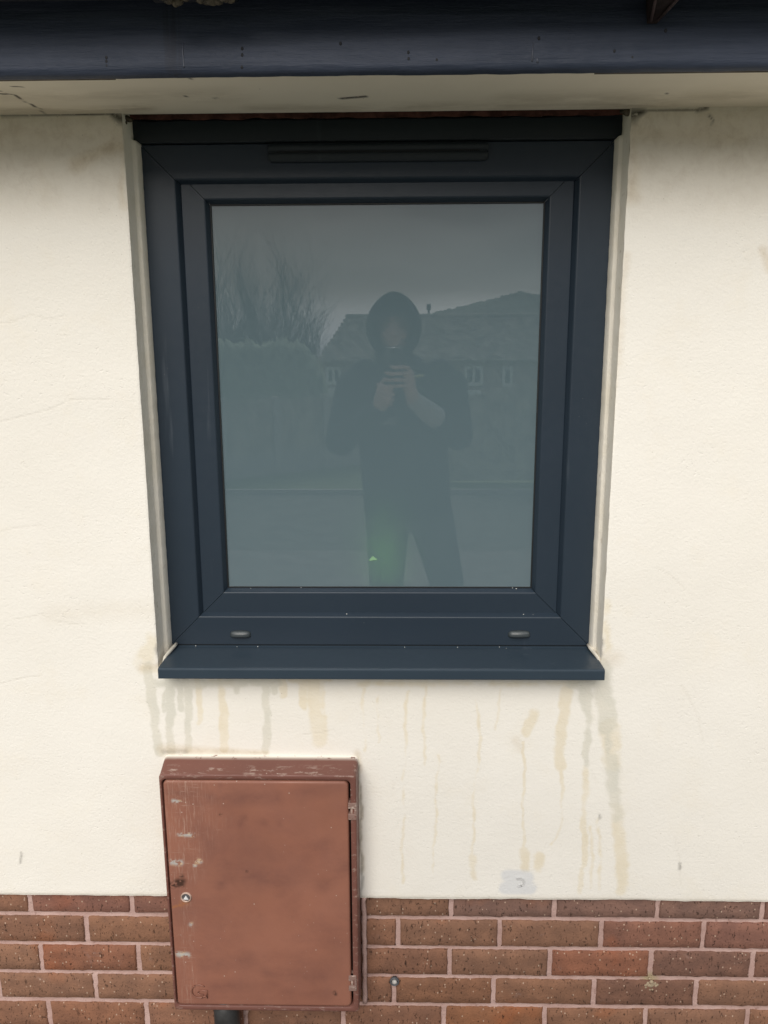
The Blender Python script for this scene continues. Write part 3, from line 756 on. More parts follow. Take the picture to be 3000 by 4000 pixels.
# dark gap between frame and sash, gasket round the glass
GI = SWD+.0058
gr_ = (SR[0]+GI, SR[1]-GI, SR[2]+GI, SR[3]-GI)
mb = MB()
for a, b, y0, y1 in ((.0, .0022, GLASS_Y-.0035, GLASS_Y+.001),):
    for (x0, x1, z0, z1) in ((gr_[0], gr_[0]+b, gr_[2], gr_[3]), (gr_[1]-b, gr_[1], gr_[2], gr_[3]), (gr_[0]+b, gr_[1]-b, gr_[2], gr_[2]+b), (gr_[0]+b, gr_[1]-b, gr_[3]-b, gr_[3])):
        mb.box(x0, x1, y0, y1, z0, z1)
under(mb.build('gasket', MAT['gasket'], None), sash)
# glass: slab with a frosted outer face
mb = MB(); mb.box(gr_[0]-.006, gr_[1]+.006, GLASS_Y, GLASS_Y+.006, gr_[2]-.006, gr_[3]+.006)
gl = mb.build('glass_pane', MAT['glass'], None); gl.data.materials.append(MAT['glass_back'])
for p in gl.data.polygons:
    p.material_index = 0 if p.normal.y < -.5 else 1
under(gl, sash)
# inner bead and spacer bar behind the glass
mb = MB()
for (x0, x1, z0, z1) in ((gr_[0]-.01, gr_[0]+.014, gr_[2], gr_[3]), (gr_[1]-.014, gr_[1]+.01, gr_[2], gr_[3]), (gr_[0]+.014, gr_[1]-.014, gr_[2]-.01, gr_[2]+.012), (gr_[0]+.014, gr_[1]-.014, gr_[3]-.010, gr_[3]+.01)):
    mb.box(x0, x1, GLASS_Y+.012, GLASS_Y+.03, z0, z1)
under(mb.build('inner_bead', plain('inner_bead', (.03, .035, .042), .5), None), sash)
# fixing caps in the head rebate
for px in (741, 2203):
    q = P(px, 671 if px < 1500 else 652, FY+.0048)
    mb = MB(); mb.ball(q, (.0045, .003, .0026), 12, 6); mb.build('screw_cap', MAT['white_fleck'], win, True)
# trickle vent hood
VX0, VX1, VZ0, VZ1 = -.2440, .1660, 1.8875, 1.9235
mb = MB()
def vloop(x, ins):
    return [(x, FY-.0005, VZ0+ins), (x, FY-.006, VZ0+ins), (x, FY-.010, VZ0+.004+ins), (x, FY-.0115, VZ0+.012), (x, FY-.0095, VZ0+.0155), (x, FY-.006, VZ0+.017), (x, FY-.0085, VZ0+.0185), (x, FY-.0125, VZ0+.022), (x, FY-.0115, VZ1-.008), (x, FY-.007, VZ1-.003-ins), (x, FY-.0005, VZ1-ins)]
mb.loft([vloop(VX0, .004), vloop(VX0+.003, .001), vloop(VX0+.01, 0), vloop(VX1-.01, 0), vloop(VX1-.003, .001), vloop(VX1, .004)], True, True)
vent = mb.build('trickle_vent', MAT['trim'], win, True)
mb = MB()
for k in range(96):
    x = VX0+.018+k*(VX1-VX0-.036)/95; mb.box(x-.0008, x+.0008, FY-.0098, FY-.005, VZ0+.0135, VZ0+.0188)
gv = mb.build('vent_grille', MAT['gasket'], None); gv.parent = vent
tag(gv, kind='stuff')
# head extender, ragged where the old plaster was broken away
mb = MB(); loops = []
xs = np.concatenate([[-.5025, -.5005, -.4985], np.arange(-.495, .405, .01), [.4085, .4120, .4150, .4172]])
for i, x in enumerate(xs):
    e_ = min(1, min(x+.5025, .4172-x)/.012)
    top = 1.9625+.0025*fbm(x, 0, 25, 1)+(.0 if x < .34 else .004*(x-.34)/.07) - (.012*(1-e_)**2 if x > 0 else .004*(1-e_)**2)
    bot = 1.9228+.0006*fbm(x, 0, 40, 3) + (.006*(1-e_)**2 if x > 0 else .002*(1-e_))
    loops.append([(x, .075, bot), (x, FY-.0065, bot), (x, FY-.0085, bot+.0015), (x, FY-.0085, top-.003), (x, FY-.006, top), (x, .075, top)])
mb.loft(loops, True, True)
mb.build('head_trim', MAT['trim'], win)
# drain caps
for pa, pb in (((900, 2485), (980, 2485)), ((1985, 2485), (2070, 2485))):
    a, b = P(*pa, FY), P(*pb, FY); xa, xb, z0 = a[0], b[0], a[2]
    mb = MB(); L = []
    h = .0135
    for t in np.linspace(0, 1, 13):
        x = xa+(xb-xa)*t; k = math.sin(math.pi*min(max(t, .0), 1))**.35 if 0 < t < 1 else 0
        zt = z0+.0075+(h-.0075)*k; yo = .0015+.0075*k
        L.append([(x, FY-.0003, z0), (x, FY-yo*.9, z0), (x, FY-yo, z0+.001), (x, FY-yo*.92, z0+(zt-z0)*.55), (x, FY-yo*.70, z0+(zt-z0)*.72), (x, FY-yo*.35, zt-.001), (x, FY-.0003, zt)])
    mb.loft(L, True, True)
    cap = mb.build('drain_cap', MAT['clip'], win, True)
    mb = MB(); mb.tube([tuple(np.array(l[4])+np.array((0, -.0003, 0))) for l in L[1:-1]], [.0008]*11, 6)
    rb = mb.build('cap_ridge', plain('cap_ridge', (.16, .175, .18), .3), None, True); rb.parent = cap
# sill board
mb = MB(); SX0, SX1 = -.4795, .4040
def sloop(x, e=0):
    yf = -.0440
    return [(x, .078, .9262), (x, FY+.0005, .9262), (x, FY-.004, .9250), (x, yf+.006, .9226), (x, yf+.002, .9218), (x, yf+.0004, .9203), (x, yf, .9185), (x, yf, .9018), (x, yf+.0008, .9004), (x, yf+.0025, .8998), (x, yf+.012, .9000), (x, yf+.0135, .9050), (x, .078, .9080)]
loops = [sloop(x) for x in np.linspace(SX0, SX1, 15)]
mb.loft(loops, True, True)
sill = mb.build('sill', MAT['sill'], win)
for px_ in (SX0, SX1):
    mb = MB(); s = -1 if px_ < 0 else 1
    L = [[(px_+s*a, y, z) for (_, y, z) in sloop(0)] for a in (.0001, .0016)]
    mb.loft(L, True, True)
    o = mb.build('sill_end_cap', MAT['sill'], None); o.parent = sill
mb = MB()      # caulk worked into the sill corners
for s, x in ((-1, SX0-.003), (1, SX1+.002)):
    mb.tube([(x+s*.001, -.002, .918), (x, .010, .9245), (x-s*.004, .030, .929), (x-s*.007, .050, .931), (x-s*.008, .066, .932)], [.0018, .0034, .0040, .0038, .0034], 10)
mb.build('caulk', plain('white_caulk', (.62, .58, .495), .8, .3, .15, 60, .4), win, True)
mb = MB(); mb.box(FR[0]+.002, FR[1]-.002, FY+.003, FY+.02, .9258, .9290); mb.build('sill_joint', MAT['gasket'], win)
# crumbs of white plaster and paint lying on the sill and ledges
mb = MB(); r_ = random.Random(21)
for k in range(14):
    t = r_.random()
    if t < .4: c_ = (r_.uniform(-.47, .39), r_.uniform(.058, .067), .9268)
    elif t < .7: c_ = (r_.uniform(-.36, .28), GLASS_Y-r_.uniform(.004, .010), gr_[2]+.0006)
    else: c_ = (r_.choice((r_.uniform(-.40, .32), r_.uniform(.26, .33))), FY+r_.uniform(.004, .010), FR[2]+PW+.0042)
    s = r_.uniform(.0004, .0010); mb.ball(c_, (s*1.5, s, s), 6, 4)
mb.build('plaster_crumb', plain('plaster_crumb', (.6, .6, .57), .9), win)

# ==================================================================== METER BOX
box = empty('meter_box', (-.29, 0, .13))
tag(box, 'brown plastic meter box with locked door below the window', 'meter box')
BX0, BX1, BZ0, BZ1 = -.4905, -.0870, .1345, .6985
mb = MB()
def dense(L, k=8):     # subdivide a loop's long sides so stains can be painted
    out = []
    for i, p in enumerate(L):
        q = L[(i+1) % len(L)]; d = math.dist(p, q); n = max(1, int(d/.012))
        for t in range(n): out.append(tuple(np.array(p)*(1-t/n)+np.array(q)*t/n))
    return out
def boxloop(x0, x1, z0, z1, r, y):
    # same number of points whatever the size
    L = []
    cs = ((x1-r, z1-r, 0), (x0+r, z1-r, 90), (x0+r, z0+r, 180), (x1-r, z0+r, 270))
    for ci, (cx, cz, a0) in enumerate(cs):
        for k in range(7):
            a = rad(a0+15*k); L.append((cx+r*math.cos(a), y, cz+r*math.sin(a)))
        nx_, nz3, na = cs[(ci+1) % 4]; a = rad(a0+90)
        p0 = np.array(L[-1]); b = rad(na); p1 = np.array((nx_+r*math.cos(b), y, nz3+r*math.sin(b)))
        for t in range(1, 40): L.append(tuple(p0+(p1-p0)*t/40))
    return L
def ins(i): return (BX0+i, BX1-i, BZ0+i, BZ1-i)
DX0, DX1, DZ0, DZ1 = -.4825, -.1035, .1490, .6845
C1 = (DX0-.0028, DX1+.0042, DZ0-.0024, DZ1+.0026)
loops = [boxloop(BX0-.0035, BX1+.002, BZ0-.008, BZ1+.0155, .009, .0115)]
for t in (.1, .2, .25, .3, .35, .45, .6, .75, .9):
    loops.append(boxloop(BX0-.0035*(1-t), BX1+.002*(1-t), BZ0-.008*(1-t), BZ1+.0155*(1-t), .009, .0115-t*.0585))
loops += [boxloop(*ins(0), .009, -.052), boxloop(*ins(.0005), .0088, -.0545), boxloop(*ins(.0016), .0082, -.0560), boxloop(*ins(.0035), .0075, -.0565)]
loops += [boxloop(C1[0]-.0012, C1[1]+.0012, C1[2]-.0012, C1[3]+.0012, .011, -.0565), boxloop(*C1, .0105, -.0553), boxloop(*C1, .0105, -.030)]
mb.loft(loops)
casing = mb.build('casing', MAT['casing'], box, True)
V = np.array([v.co[:] for v in casing.data.vertices])
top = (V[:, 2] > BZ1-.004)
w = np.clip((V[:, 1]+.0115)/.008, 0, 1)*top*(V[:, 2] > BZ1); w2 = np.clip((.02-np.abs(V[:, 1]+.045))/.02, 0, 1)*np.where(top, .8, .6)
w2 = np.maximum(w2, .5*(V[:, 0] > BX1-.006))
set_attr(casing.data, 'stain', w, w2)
mb = MB(); mb.box(C1[0]-.004, C1[1]+.004, -.031, -.028, C1[2]-.004, C1[3]+.004); mb.build('recess_back', MAT['slot'], box)
def build_door():
    a, b = (DX1-DX0)/2, (DZ1-DZ0)/2; cx, cz = (DX0+DX1)/2, (DZ0+DZ1)/2; r = .011; e_ = .0045
    us = np.concatenate([[-a, -a+.0012, -a+.0028, -a+.0048], np.linspace(-a+.0075, a-.0075, 120), [a-.0048, a-.0028, a-.0012, a]])
    vs_ = np.concatenate([[-b, -b+.0012, -b+.0028, -b+.0048], np.linspace(-b+.0075, b-.0075, 170), [b-.0048, b-.0028, b-.0012, b]])
    U, Vv = np.meshgrid(us, vs_); U = U.copy(); Vv = Vv.copy()
    pu = np.clip((abs(U)-(a-r))/r, 0, 1); pv = np.clip((abs(Vv)-(b-r))/r, 0, 1); both = (pu > 0) & (pv > 0)
    nu = pu*np.sqrt(1-pv**2/2); nv = pv*np.sqrt(1-pu**2/2)
    U2 = np.where(both, np.sign(U)*(a-r+nu*r), U); V2 = np.where(both, np.sign(Vv)*(b-r+nv*r), Vv)
    dd = np.where(both, r*(1-np.maximum(np.hypot(nu, nv), 0)), np.minimum(a-abs(U2), b-abs(V2))); dd = np.clip(dd, 0, None)
    t = np.clip(1-dd/e_, 0, 1); Yv = -.0572+e_*(1-np.sqrt(np.clip(1-t*t, 0, 1)))
    Yv -= .0012*(1-(U2/a)**2)*(1-(V2/b)**2)      # slight bulge
    X = cx+U2; Z = cz+V2
    n = X.size; i = np.arange(n).reshape(X.shape)
    VV = np.stack([X.ravel(), Yv.ravel(), Z.ravel()], 1)
    F = np.stack([i[:-1, :-1].ravel(), i[:-1, 1:].ravel(), i[1:, 1:].ravel(), i[1:, :-1].ravel()], 1).tolist()
    ring = list(i[0, :])+list(i[1:, -1])+list(i[-1, -2::-1])+list(i[-2:0:-1, 0])
    base = n; back = VV[ring].copy(); back[:, 1] = -.036
    VV = np.concatenate([VV, back]); m = len(ring)
    F += [(int(ring[k]), base+k, base+(k+1) % m, int(ring[(k+1) % m])) for k in range(m)]
    me = mesh('door', VV.tolist(), F)
    x, z = VV[:, 0], VV[:, 2]
    # crop pixels of the door (500,2850, 0.6028 per px) to the face
    def S(pts, w): return stain_px(x, z, -.057, [(500+p[0]*.6028, 2850+p[1]*.6028) for p in pts], [q*.6028 for q in (w if hasattr(w, '__len__') else [w]*len(pts))])
    mx = np.maximum.reduce
    peel = mx([S([(290, 462), (335, 470)], 26), S([(335, 678), (430, 682)], 30), S([(285, 858), (340, 862)], 44), S([(440, 850), (465, 852)], 34), S([(430, 880), (438, 880)], 22), S([(335, 1455), (395, 1460)], 44), .8*S([(400, 1255), (402, 1265)], 30), .6*S([(330, 1330), (350, 1332)], 16)])
    peel = np.clip((peel-.30)*1.9, 0, 1)
    smud = mx([1.0*S([(520, 445), (960, 440)], 80), .8*S([(250, 400), (420, 420)], 170), .95*S([(650, 900), (850, 960), (1000, 1000)], 120), .8*S([(450, 640), (560, 780)], 120), .9*S([(620, 960), (610, 1010)], 60), .8*S([(500, 1540), (800, 1480)], 80), .8*S([(900, 1580), (1250, 1600)], 70), .7*S([(560, 1660), (960, 1650)], 70), .7*S([(1180, 780), (1300, 740)], 70), .8*S([(1260, 1010), (1420, 880)], 80), 1.0*S([(590, 360), (600, 420)], 26), 1.0*S([(755, 570), (735, 620)], 36), .7*S([(880, 600), (882, 604)], 40), .7*S([(980, 600), (982, 610)], 36), .6*S([(330, 1000), (400, 1200)], 160), .55*S([(1100, 420), (1420, 330)], 90), .5*S([(1000, 1700), (1300, 1720)], 60)])
    wear = mx([1.0*S([(350, 340), (390, 640)], 250), .9*S([(380, 640), (350, 900)], 190), .75*S([(380, 1100), (400, 1750)], 80), .5*S([(520, 320), (1400, 325)], 30), .45*S([(560, 700), (640, 560)], 60)])
    rust = mx([S([(290, 1008), (360, 1000)], 30), S([(330, 985), (360, 985)], 34), .8*S([(345, 945), (352, 950)], 22), S([(1335, 1700), (1345, 1715)], 16), .8*S([(760, 915), (762, 917)], 10), .8*S([(600, 548), (608, 552)], 10)])
    run = mx([S([(290, 1150), (340, 1135), (385, 1118)], 14), .6*S([(370, 1120), (350, 1130)], 40)])
    set_attr(me, 'stain', peel, smud, wear); set_attr(me, 'wear', np.clip(rust*1.3, 0, 1), run)
    return link('door', me, MAT['door'], box, True)
door = build_door()
def on_door(cx_, cy_): return P(500+cx_*.6028, 2850+cy_*.6028, -.058)
def sub(o): o.parent = door; return o
q = on_door(377, 1085)      # cam lock
mb = MB(); L = []
for r, y in ((.0115, -.0570), (.0112, -.0600), (.0100, -.0610), (.0088, -.0600), (.0086, -.0585)):
    L.append([(q[0]+r*math.cos(2*math.pi*k/28), y, q[2]+r*math.sin(2*math.pi*k/28)) for k in range(28)])
mb.loft(L); sub(mb.build('lock_ring', plain('lock_ring', (.50, .36, .29), .5, .4, .3, 80), None, True))
mb = MB(); mb.loft([[(q[0]+.0088*math.cos(2*math.pi*k/24), -.0588, q[2]+.0088*math.sin(2*math.pi*k/24)) for k in range(24)], [(q[0]+.0088*math.cos(2*math.pi*k/24), -.0566, q[2]+.0088*math.sin(2*math.pi*k/24)) for k in range(24)]], True, True)
sub(mb.build('lock_barrel', plain('lock_barrel', (.20, .19, .20), .35, .5, .3, 80, 0, .6), None))
mb = MB(); mb.loft([[(q[0]+.0064*math.cos(rad(a)), y, q[2]-.001+.0064*math.sin(rad(a))) for a in (90, 210, 330)] for y in (-.0588, -.0612)], True, True)
sub(mb.build('lock_key', plain('lock_key', (.75, .75, .74), .3, .5, .1, 80), None, bevel=.0006))
# raised gas mark
q = on_door(462, 1695)
mb = MB()
R_ = .0165
A = [(q[0]+R_*math.cos(t), -.0585, q[2]+R_*math.sin(t)) for t in np.linspace(rad(48), rad(318), 30)]
mb.tube(A, [.0016]*30, 6)
mb.tube([(q[0]+.0125, -.0585, q[2]-.0105), (q[0]+.0165, -.0585, q[2]-.0165), (q[0]+.0170, -.0585, q[2]+.0020), (q[0]+.0020, -.0585, q[2]+.0022), (q[0]-.0030, -.0585, q[2]-.0030), (q[0]+.0000, -.0585, q[2]-.0080), (q[0]+.0090, -.0585, q[2]-.0085)], [.0016]*7, 6)
sub(mb.build('raised_letter', plain('raised_letter', (.25, .105, .070), .5), None, True))
for (cx_, cy_) in ((1457, 527), (1459, 1640)):
    q = P(500+cx_*.6028, 2850+cy_*.6028, -.056)
    mb = MB(); x, z = q[0], q[2]
    mb.box(x-.0095, x+.0075, -.0590, -.040, z-.019, z-.006); mb.box(x-.0095, x+.0075, -.0590, -.040, z+.006, z+.019)
    mb.box(x+.0028, x+.0078, -.0585, -.042, z-.0065, z+.0065)
    h = mb.build('hinge', MAT['casing'], box, bevel=.0012); set_attr(h.data, 'stain', .12, 1.0)
    mb = MB(); mb.tube([(x-.002, -.054, z-.019), (x-.002, -.054, z+.019)], [.0030, .0030], 10)
    pn = mb.build('hinge_pin', plain('hinge_pin', (.42, .30, .25), .5, .4, .3, 80), None, True); pn.parent = h
# pipe
xa, xb = P(838, 3990, -.028)[0], P(935, 3990, -.028)[0]
mb = MB(); mb.tube([((xa+xb)/2, -.026, z) for z in (.15, .10, .05, -.05)], [(xb-xa)/2]*4, 28)
pipe = mb.build('gas_pipe', MAT['black_pipe'], None, True); tag(pipe, 'black pipe running down from the underside of the meter box', 'pipe')

# ==================================================================== INSIDE, behind the frosted glass
mb = MB(); mb.box(-1.3, 1.2, .12, 2.2, .1, 2.35)
me = mesh('bathroom', mb.v, [f for f in mb.f])
room = link('bathroom', me, plain('bathroom_paint', (.55, .56, .53), .9), None)
# open the side towards the window: leave only the border
bm = bmesh.new(); bm.from_mesh(me)
for f in list(bm.faces):
    if f.calc_center_median().y < .13: bm.faces.remove(f)
x0, x1, z0, z1 = gr_[0]-.03, gr_[1]+.03, gr_[2]-.03, gr_[3]+.03
def bface(pts): bm.faces.new([bm.verts.new(p) for p in pts])
for a, b, c, d in ((-1.3, x0, .1, 2.35), (x1, 1.2, .1, 2.35), (x0, x1, .1, z0), (x0, x1, z1, 2.35)):
    bface([(a, .12, c), (b, .12, c), (b, .12, d), (a, .12, d)])
bmesh.ops.recalc_face_normals(bm, faces=bm.faces); bm.to_mesh(me); bm.free()
tag(room, kind='structure')
mb = MB(); mb.box(gr_[0]-.05, gr_[1]+.05, .122, .30, gr_[2]-.045, gr_[2]-.004)
ins_sill = mb.build('inner_sill', plain('inner_sill', (.62, .62, .58), .4), None, bevel=.004); tag(ins_sill, kind='structure')
# green bottle standing close to the glass
bc = P(1500, 2290, .155)
bz = gr_[2]-.004
mb = MB(); L = []
for r, z in ((.001, 0), (.036, 0), (.041, .004), (.042, .05), (.041, .085), (.036, .105), (.022, .122), (.014, .130), (.014, .150), (.016, .151), (.016, .168), (.001, .169)):
    L.append([(bc[0]+r*math.cos(2*math.pi*k/24), .147+r*.8*math.sin(2*math.pi*k/24), bz+.016+z) for k in range(24)])
mb.loft(L, True, True)
bot = mb.build('bottle', plain('green_bottle', (.28, .72, .07), .4, .5, .1), None, True)
tag(bot, 'blurred green bottle behind the bottom of the frosted glass', 'bottle')
mb = MB(); L = []
bx2 = P(1490, 2290, .155)[0]
for r, z in ((.001, 0), (.046, 0), (.060, .020), (.064, .042), (.060, .043), (.054, .026), (.001, .014)):
    L.append([(bx2+r*math.cos(2*math.pi*k/24), .158+r*.60*math.sin(2*math.pi*k/24), bz+z) for k in range(24)])
mb.loft(L, True, True)
dish = mb.build('dish', plain('cream_dish', (.85, .82, .60), .4), None, True)
tag(dish, 'blurred pale yellow dish behind the frosted glass under the green bottle', 'dish')
# small flat green triangle set on the outside of the glass
q = [P(a, b, GLASS_Y-.0003) for a, b in ((1440, 2190), (1455, 2172), (1473, 2184), (1472, 2187), (1446, 2190))]
mb = MB(); L = [[tuple(p) for p in q], [(p[0], GLASS_Y-.0007, p[2]) for p in q]]; mb.loft(L, True, True)
scr_ = mb.build('green_triangle', plain('triangle_green', (.20, .36, .21), .5), None)
tag(scr_, 'tiny pale green triangle near the bottom of the window glass', 'scrap')

# ==================================================================== GROUND AND WHAT THE GLASS REFLECTS
def gh(x, y):
    h = 0.0
    if y < -11: h = -2.0*min(1, (-11-y)/16)
    return h
ys = [3.5, .30, .03, -1, -2.5, -4.3, -6.8, -9, -11, -14, -18, -22, -27, -40, -70, -120, -250, -600, -1500, -4000]
xs = [-4000, -1000, -300, -100, -40, -15, -6, -3, 0, 3, 6, 15, 40, 100, 300, 1000, 4000]
v = [(x, y, gh(x, y)) for y in ys for x in xs]; W = len(xs)
f = [(j*W+i, j*W+i+1, (j+1)*W+i+1, (j+1)*W+i) for j in range(len(ys)-1) for i in range(W-1)]
t = NT('lawn', .95, .1)
c = t.mix(t.ramp(t.noise(1.2, 5), .3, .7), (.13, .17, .085), (.19, .22, .12))
ground = link('lawn', mesh('lawn', v, f), t.done(c, t.bump(t.noise(40, 3), .5, .01)))
tag(ground, kind='structure')
mb = MB(); mb.box(-4, 4, -4.3, .028, -.05, .004)
pv = mb.build('path', plain('concrete_path', (.17, .165, .15), .9, .2, .2, 6, .4), None); tag(pv, kind='structure')
# edging line along the drive, and gravel beyond the path
for x0, x1 in ((-9, 9),):
    for k in range(20):
        xa = x0+k*.915
        mb = MB(); mb.box(xa, xa+.905, -6.92, -6.87, -.05, .055)
        if k == 0:
            kerb = empty('kerb', (0, -6.9, 0)); tag(kerb, 'pale kerb edging line reflected across the lower glass', 'kerb')
        mb.build('kerb_stone', plain('kerb_concrete', (.34, .335, .31), .9) if k == 0 else bpy.data.materials['kerb_concrete'], kerb)
mb = MB(); mb.box(-30, 30, -6.87, -4.3, -.06, .003)
dv = mb.build('drive', plain('drive_tarmac', (.11, .115, .10), .9, .2, .25, 5, .4), None); tag(dv, kind='structure')

# ---- left fence: concrete posts, gravel boards, timber panels (runs off at an angle)
FA, FB = M(640, 1905, -7.4), M(1450, 1812, -9.5); FA.z = FB.z = 0
fl = empty('fence', FA); tag(fl, 'timber panel fence with concrete posts reflected at left of the glass', 'fence')
dirv = (FB-FA); Lf = dirv.length; ang = math.atan2(dirv.y, dirv.x); dirv.normalize()
post_m = plain('concrete_post', (.46, .45, .42), .9, .1, .15, 8); pan_m = plain('fence_timber', (.40, .375, .31), .9, .1, .3, 6); gb_m = plain('gravel_board', (.42, .41, .385), .9, .1, .15, 6)
bays = 4; bw = Lf/bays
board_me = None
def loc_box(x0, x1, y0, y1, z0, z1):
    m_ = MB(); m_.box(x0, x1, y0, y1, z0, z1); return mesh('b', m_.v, m_.f)
def place(name, me, m, parent, loc, rz):
    o = link(name, me, m, parent); o.location = loc; o.rotation_euler = (0, 0, rz); return o
pm = loc_box(-.05, .05, -.05, .05, -.1, 1.02); gm = loc_box(.06, bw-.06, -.02, .02, 0, .30); bm_ = loc_box(0, .098, -.012, .012, .305, .98)
for k in range(bays+1):
    place('post', pm, post_m, fl, FA+dirv*bw*k, ang)
    if k < bays:
        place('gravel_board', gm, gb_m, fl, FA+dirv*bw*k, ang)
        nb = int((bw-.12)/.092)
        for j in range(nb):
            place('board', bm_, pan_m, fl, FA+dirv*(bw*k+.06+j*(bw-.12)/nb)+Vector((0, 0, random.uniform(-.01, .01))), ang+random.uniform(-.02, .02))

# ---- right fence of upright boards, sloping top, and a small shed behind it
fr_ = empty('fence', (1.0, -7.7, 0)); tag(fr_, 'low boarded fence reflected at right of the glass', 'fence')
RA, RB = M(1745, 1888, -7.7), M(2330, 1884, -7.75); n = 26
bd = loc_box(0, .096, -.011, .011, 0.02, 1.0); fm2 = plain('weathered_board', (.42, .41, .33), .9, .1, .35, 7)
for k in range(n):
    x = RA.x+(k*.1); top = 1.0+.22*min(1, k/9)
    o = place('board', bd, fm2, fr_, (x, -7.72+(k % 2)*.018, 0), 0); o.scale.z = top
for x in (RA.x, RA.x+1.2, RA.x+2.4):
    place('post', loc_box(-.045, .045, -.045, .045, -.1, 1.12), fm2, fr_, (x, -7.64, 0), 0)
sh = empty('shed', M(2150, 1800, -13)); sh.location.z = -.3; tag(sh, 'small shed with pale roof edge reflected at right of the glass', 'shed')
ap = M(2045, 1562, -13); lf = M(1966, 1574, -13.2)
sx = ap.x; sz = ap.z
mb = MB(); mb.box(sx-.02, sx+2.2, -15.2, -13.1, -.35, sz-.42); mb.build('wall', plain('shed_timber', (.17, .14, .105), .9, .1, .3, 8), sh)
mb = MB(); mb.add([(sx, -13, sz), (sx+1.2, -13, sz-.42), (sx+1.2, -15.3, sz-.42), (sx, -15.3, sz), (sx, -13, sz-.05), (sx+1.2, -13, sz-.47), (sx+1.2, -15.3, sz-.47), (sx, -15.3, sz-.05),
                   (sx-.9, -13, sz-.40), (sx-.9, -15.3, sz-.40), (sx-.9, -13, sz-.45), (sx-.9, -15.3, sz-.45)],
                  [(0, 1, 2, 3), (4, 7, 6, 5), (0, 4, 5, 1), (1, 5, 6, 2), (2, 6, 7, 3), (0, 3, 9, 8), (4, 10, 11, 7), (8, 10, 4, 0), (9, 11, 10, 8), (3, 7, 11, 9)])
mb.build('roof', plain('felt_roof', (.12, .13, .11), .9), sh)
mb = MB(); mb.add([(sx, -12.97, sz+.02), (sx+1.2, -12.97, sz-.40), (sx+1.2, -12.97, sz-.50), (sx, -12.97, sz-.08), (sx, -12.94, sz+.02), (sx+1.2, -12.94, sz-.40), (sx+1.2, -12.94, sz-.50), (sx, -12.94, sz-.08)],
                  [(0, 1, 2, 3), (4, 7, 6, 5), (0, 4, 5, 1), (1, 5, 6, 2), (2, 6, 7, 3), (3, 7, 4, 0)])
mb.build('verge_board', plain('white_board', (.75, .75, .72), .6), sh)

# ---- neighbouring house down the slope
HY = -35.0
def hx(px): return M(px, 1400, HY).x
def hz(py, px=1700): return M(px, py, HY).z
nh = empty('neighbour_house', ((hx(1270)+hx(2300))/2, HY-4, -2)); tag(nh, 'tile roofed house with white windows reflected behind the hooded figure', 'house')
wx0, wx1 = hx(1262), hx(2420); ez, rz_ = hz(1412), hz(1222)
wallm = plain('house_brick', (.46, .38, .33), .9, .1, .25, 3); rf = plain('roof_tile', (.36, .34, .29), .9, .1, .3, 2)
wins = [(1272, 1332, 1432, 1502, 1), (1814, 1888, 1430, 1508, 2), (1963, 2004, 1432, 1512, 1)]
mb = MB(); mb.box(wx0, wx1, HY-8, HY, -2.4, ez+.05); mb.build('wall', wallm, nh)
ry = HY-4
mb = MB(); eo = .35
roofL = [(wx0-.3, HY+eo, ez), (wx1+.3, HY+eo, ez), (wx1+.3, ry, rz_), (hx(1330), ry, rz_), (wx0-.3, HY-8-eo, ez), (wx1+.3, HY-8-eo, ez)]
mb.add(roofL, [(0, 1, 2, 3), (4, 3, 2, 5), (0, 3, 4), (0, 4, 5, 1), (1, 5, 2)])
roof = mb.build('roof', rf, nh)
mb = MB(); rows_n = 22
for k in range(rows_n):         # courses of tiles, one lapping over the next
    t0, t1 = k/rows_n, (k+1)/rows_n
    def at(t, x): return (x, HY+eo+(ry-HY-eo)*t, ez+(rz_-ez)*t)
    xl0 = wx0-.3+(hx(1330)-wx0+.3)*t0; xl1 = wx0-.3+(hx(1330)-wx0+.3)*t1
    nt = 48
    for j in range(nt):
        xa = xl0+(wx1+.3-xl0)*(j+(k % 2)*.5)/nt; xb = xl0+(wx1+.3-xl0)*(j+.94+(k % 2)*.5)/nt
        if xb > wx1+.3: continue
        a, b, c_, d = at(t0, xa), at(t0, xb), at(t1, max(xb, xl1)), at(t1, max(xa, xl1)); h = .09+random.uniform(-.02, .03)
        mb.add([(a[0], a[1], a[2]+h), (b[0], b[1], b[2]+h), (c_[0], c_[1], c_[2]+.03), (d[0], d[1], d[2]+.03), (a[0], a[1], a[2]+.01), (b[0], b[1], b[2]+.01)], [(0, 1, 2, 3), (4, 5, 1, 0)])
tl = mb.build('roof_tiles', rf, None); tl.parent = roof; tl.matrix_parent_inverse = Matrix.Identity(4); tag(tl, kind='stuff')
mb = MB(); mb.tube([(hx(1330), ry, rz_+.05), (wx1+.3, ry, rz_+.05)], [.13, .13], 8); o = mb.build('ridge', rf, None); o.parent = roof
wm = plain('white_upvc', (.85, .85, .83), .4); pane_m = plain('dark_pane', (.03, .035, .04), .08, .6)
for (a, b, c_, d, nl) in wins:
    x0, x1, z1, z0 = hx(a), hx(b), hz(c_), hz(d); y = HY+.04
    mb = MB(); mb.box(x0, x1, HY+.01, HY+.03, z0, z1); w_ = mb.build('window', pane_m, nh)
    t_ = .13
    mb = MB(); mb.box(x0, x0+t_, HY+.03, HY+.09, z0, z1); mb.box(x1-t_, x1, HY+.03, HY+.09, z0, z1); mb.box(x0+t_, x1-t_, HY+.03, HY+.09, z0, z0+t_*1.3); mb.box(x0+t_, x1-t_, HY+.03, HY+.09, z1-t_, z1)
    if nl > 1 or a < 1300: mb.box((x0+x1)/2-.06, (x0+x1)/2+.06, HY+.03, HY+.09, z0+t_*1.3, z1-t_)
    o = mb.build('window_frame', wm, None); o.parent = w_
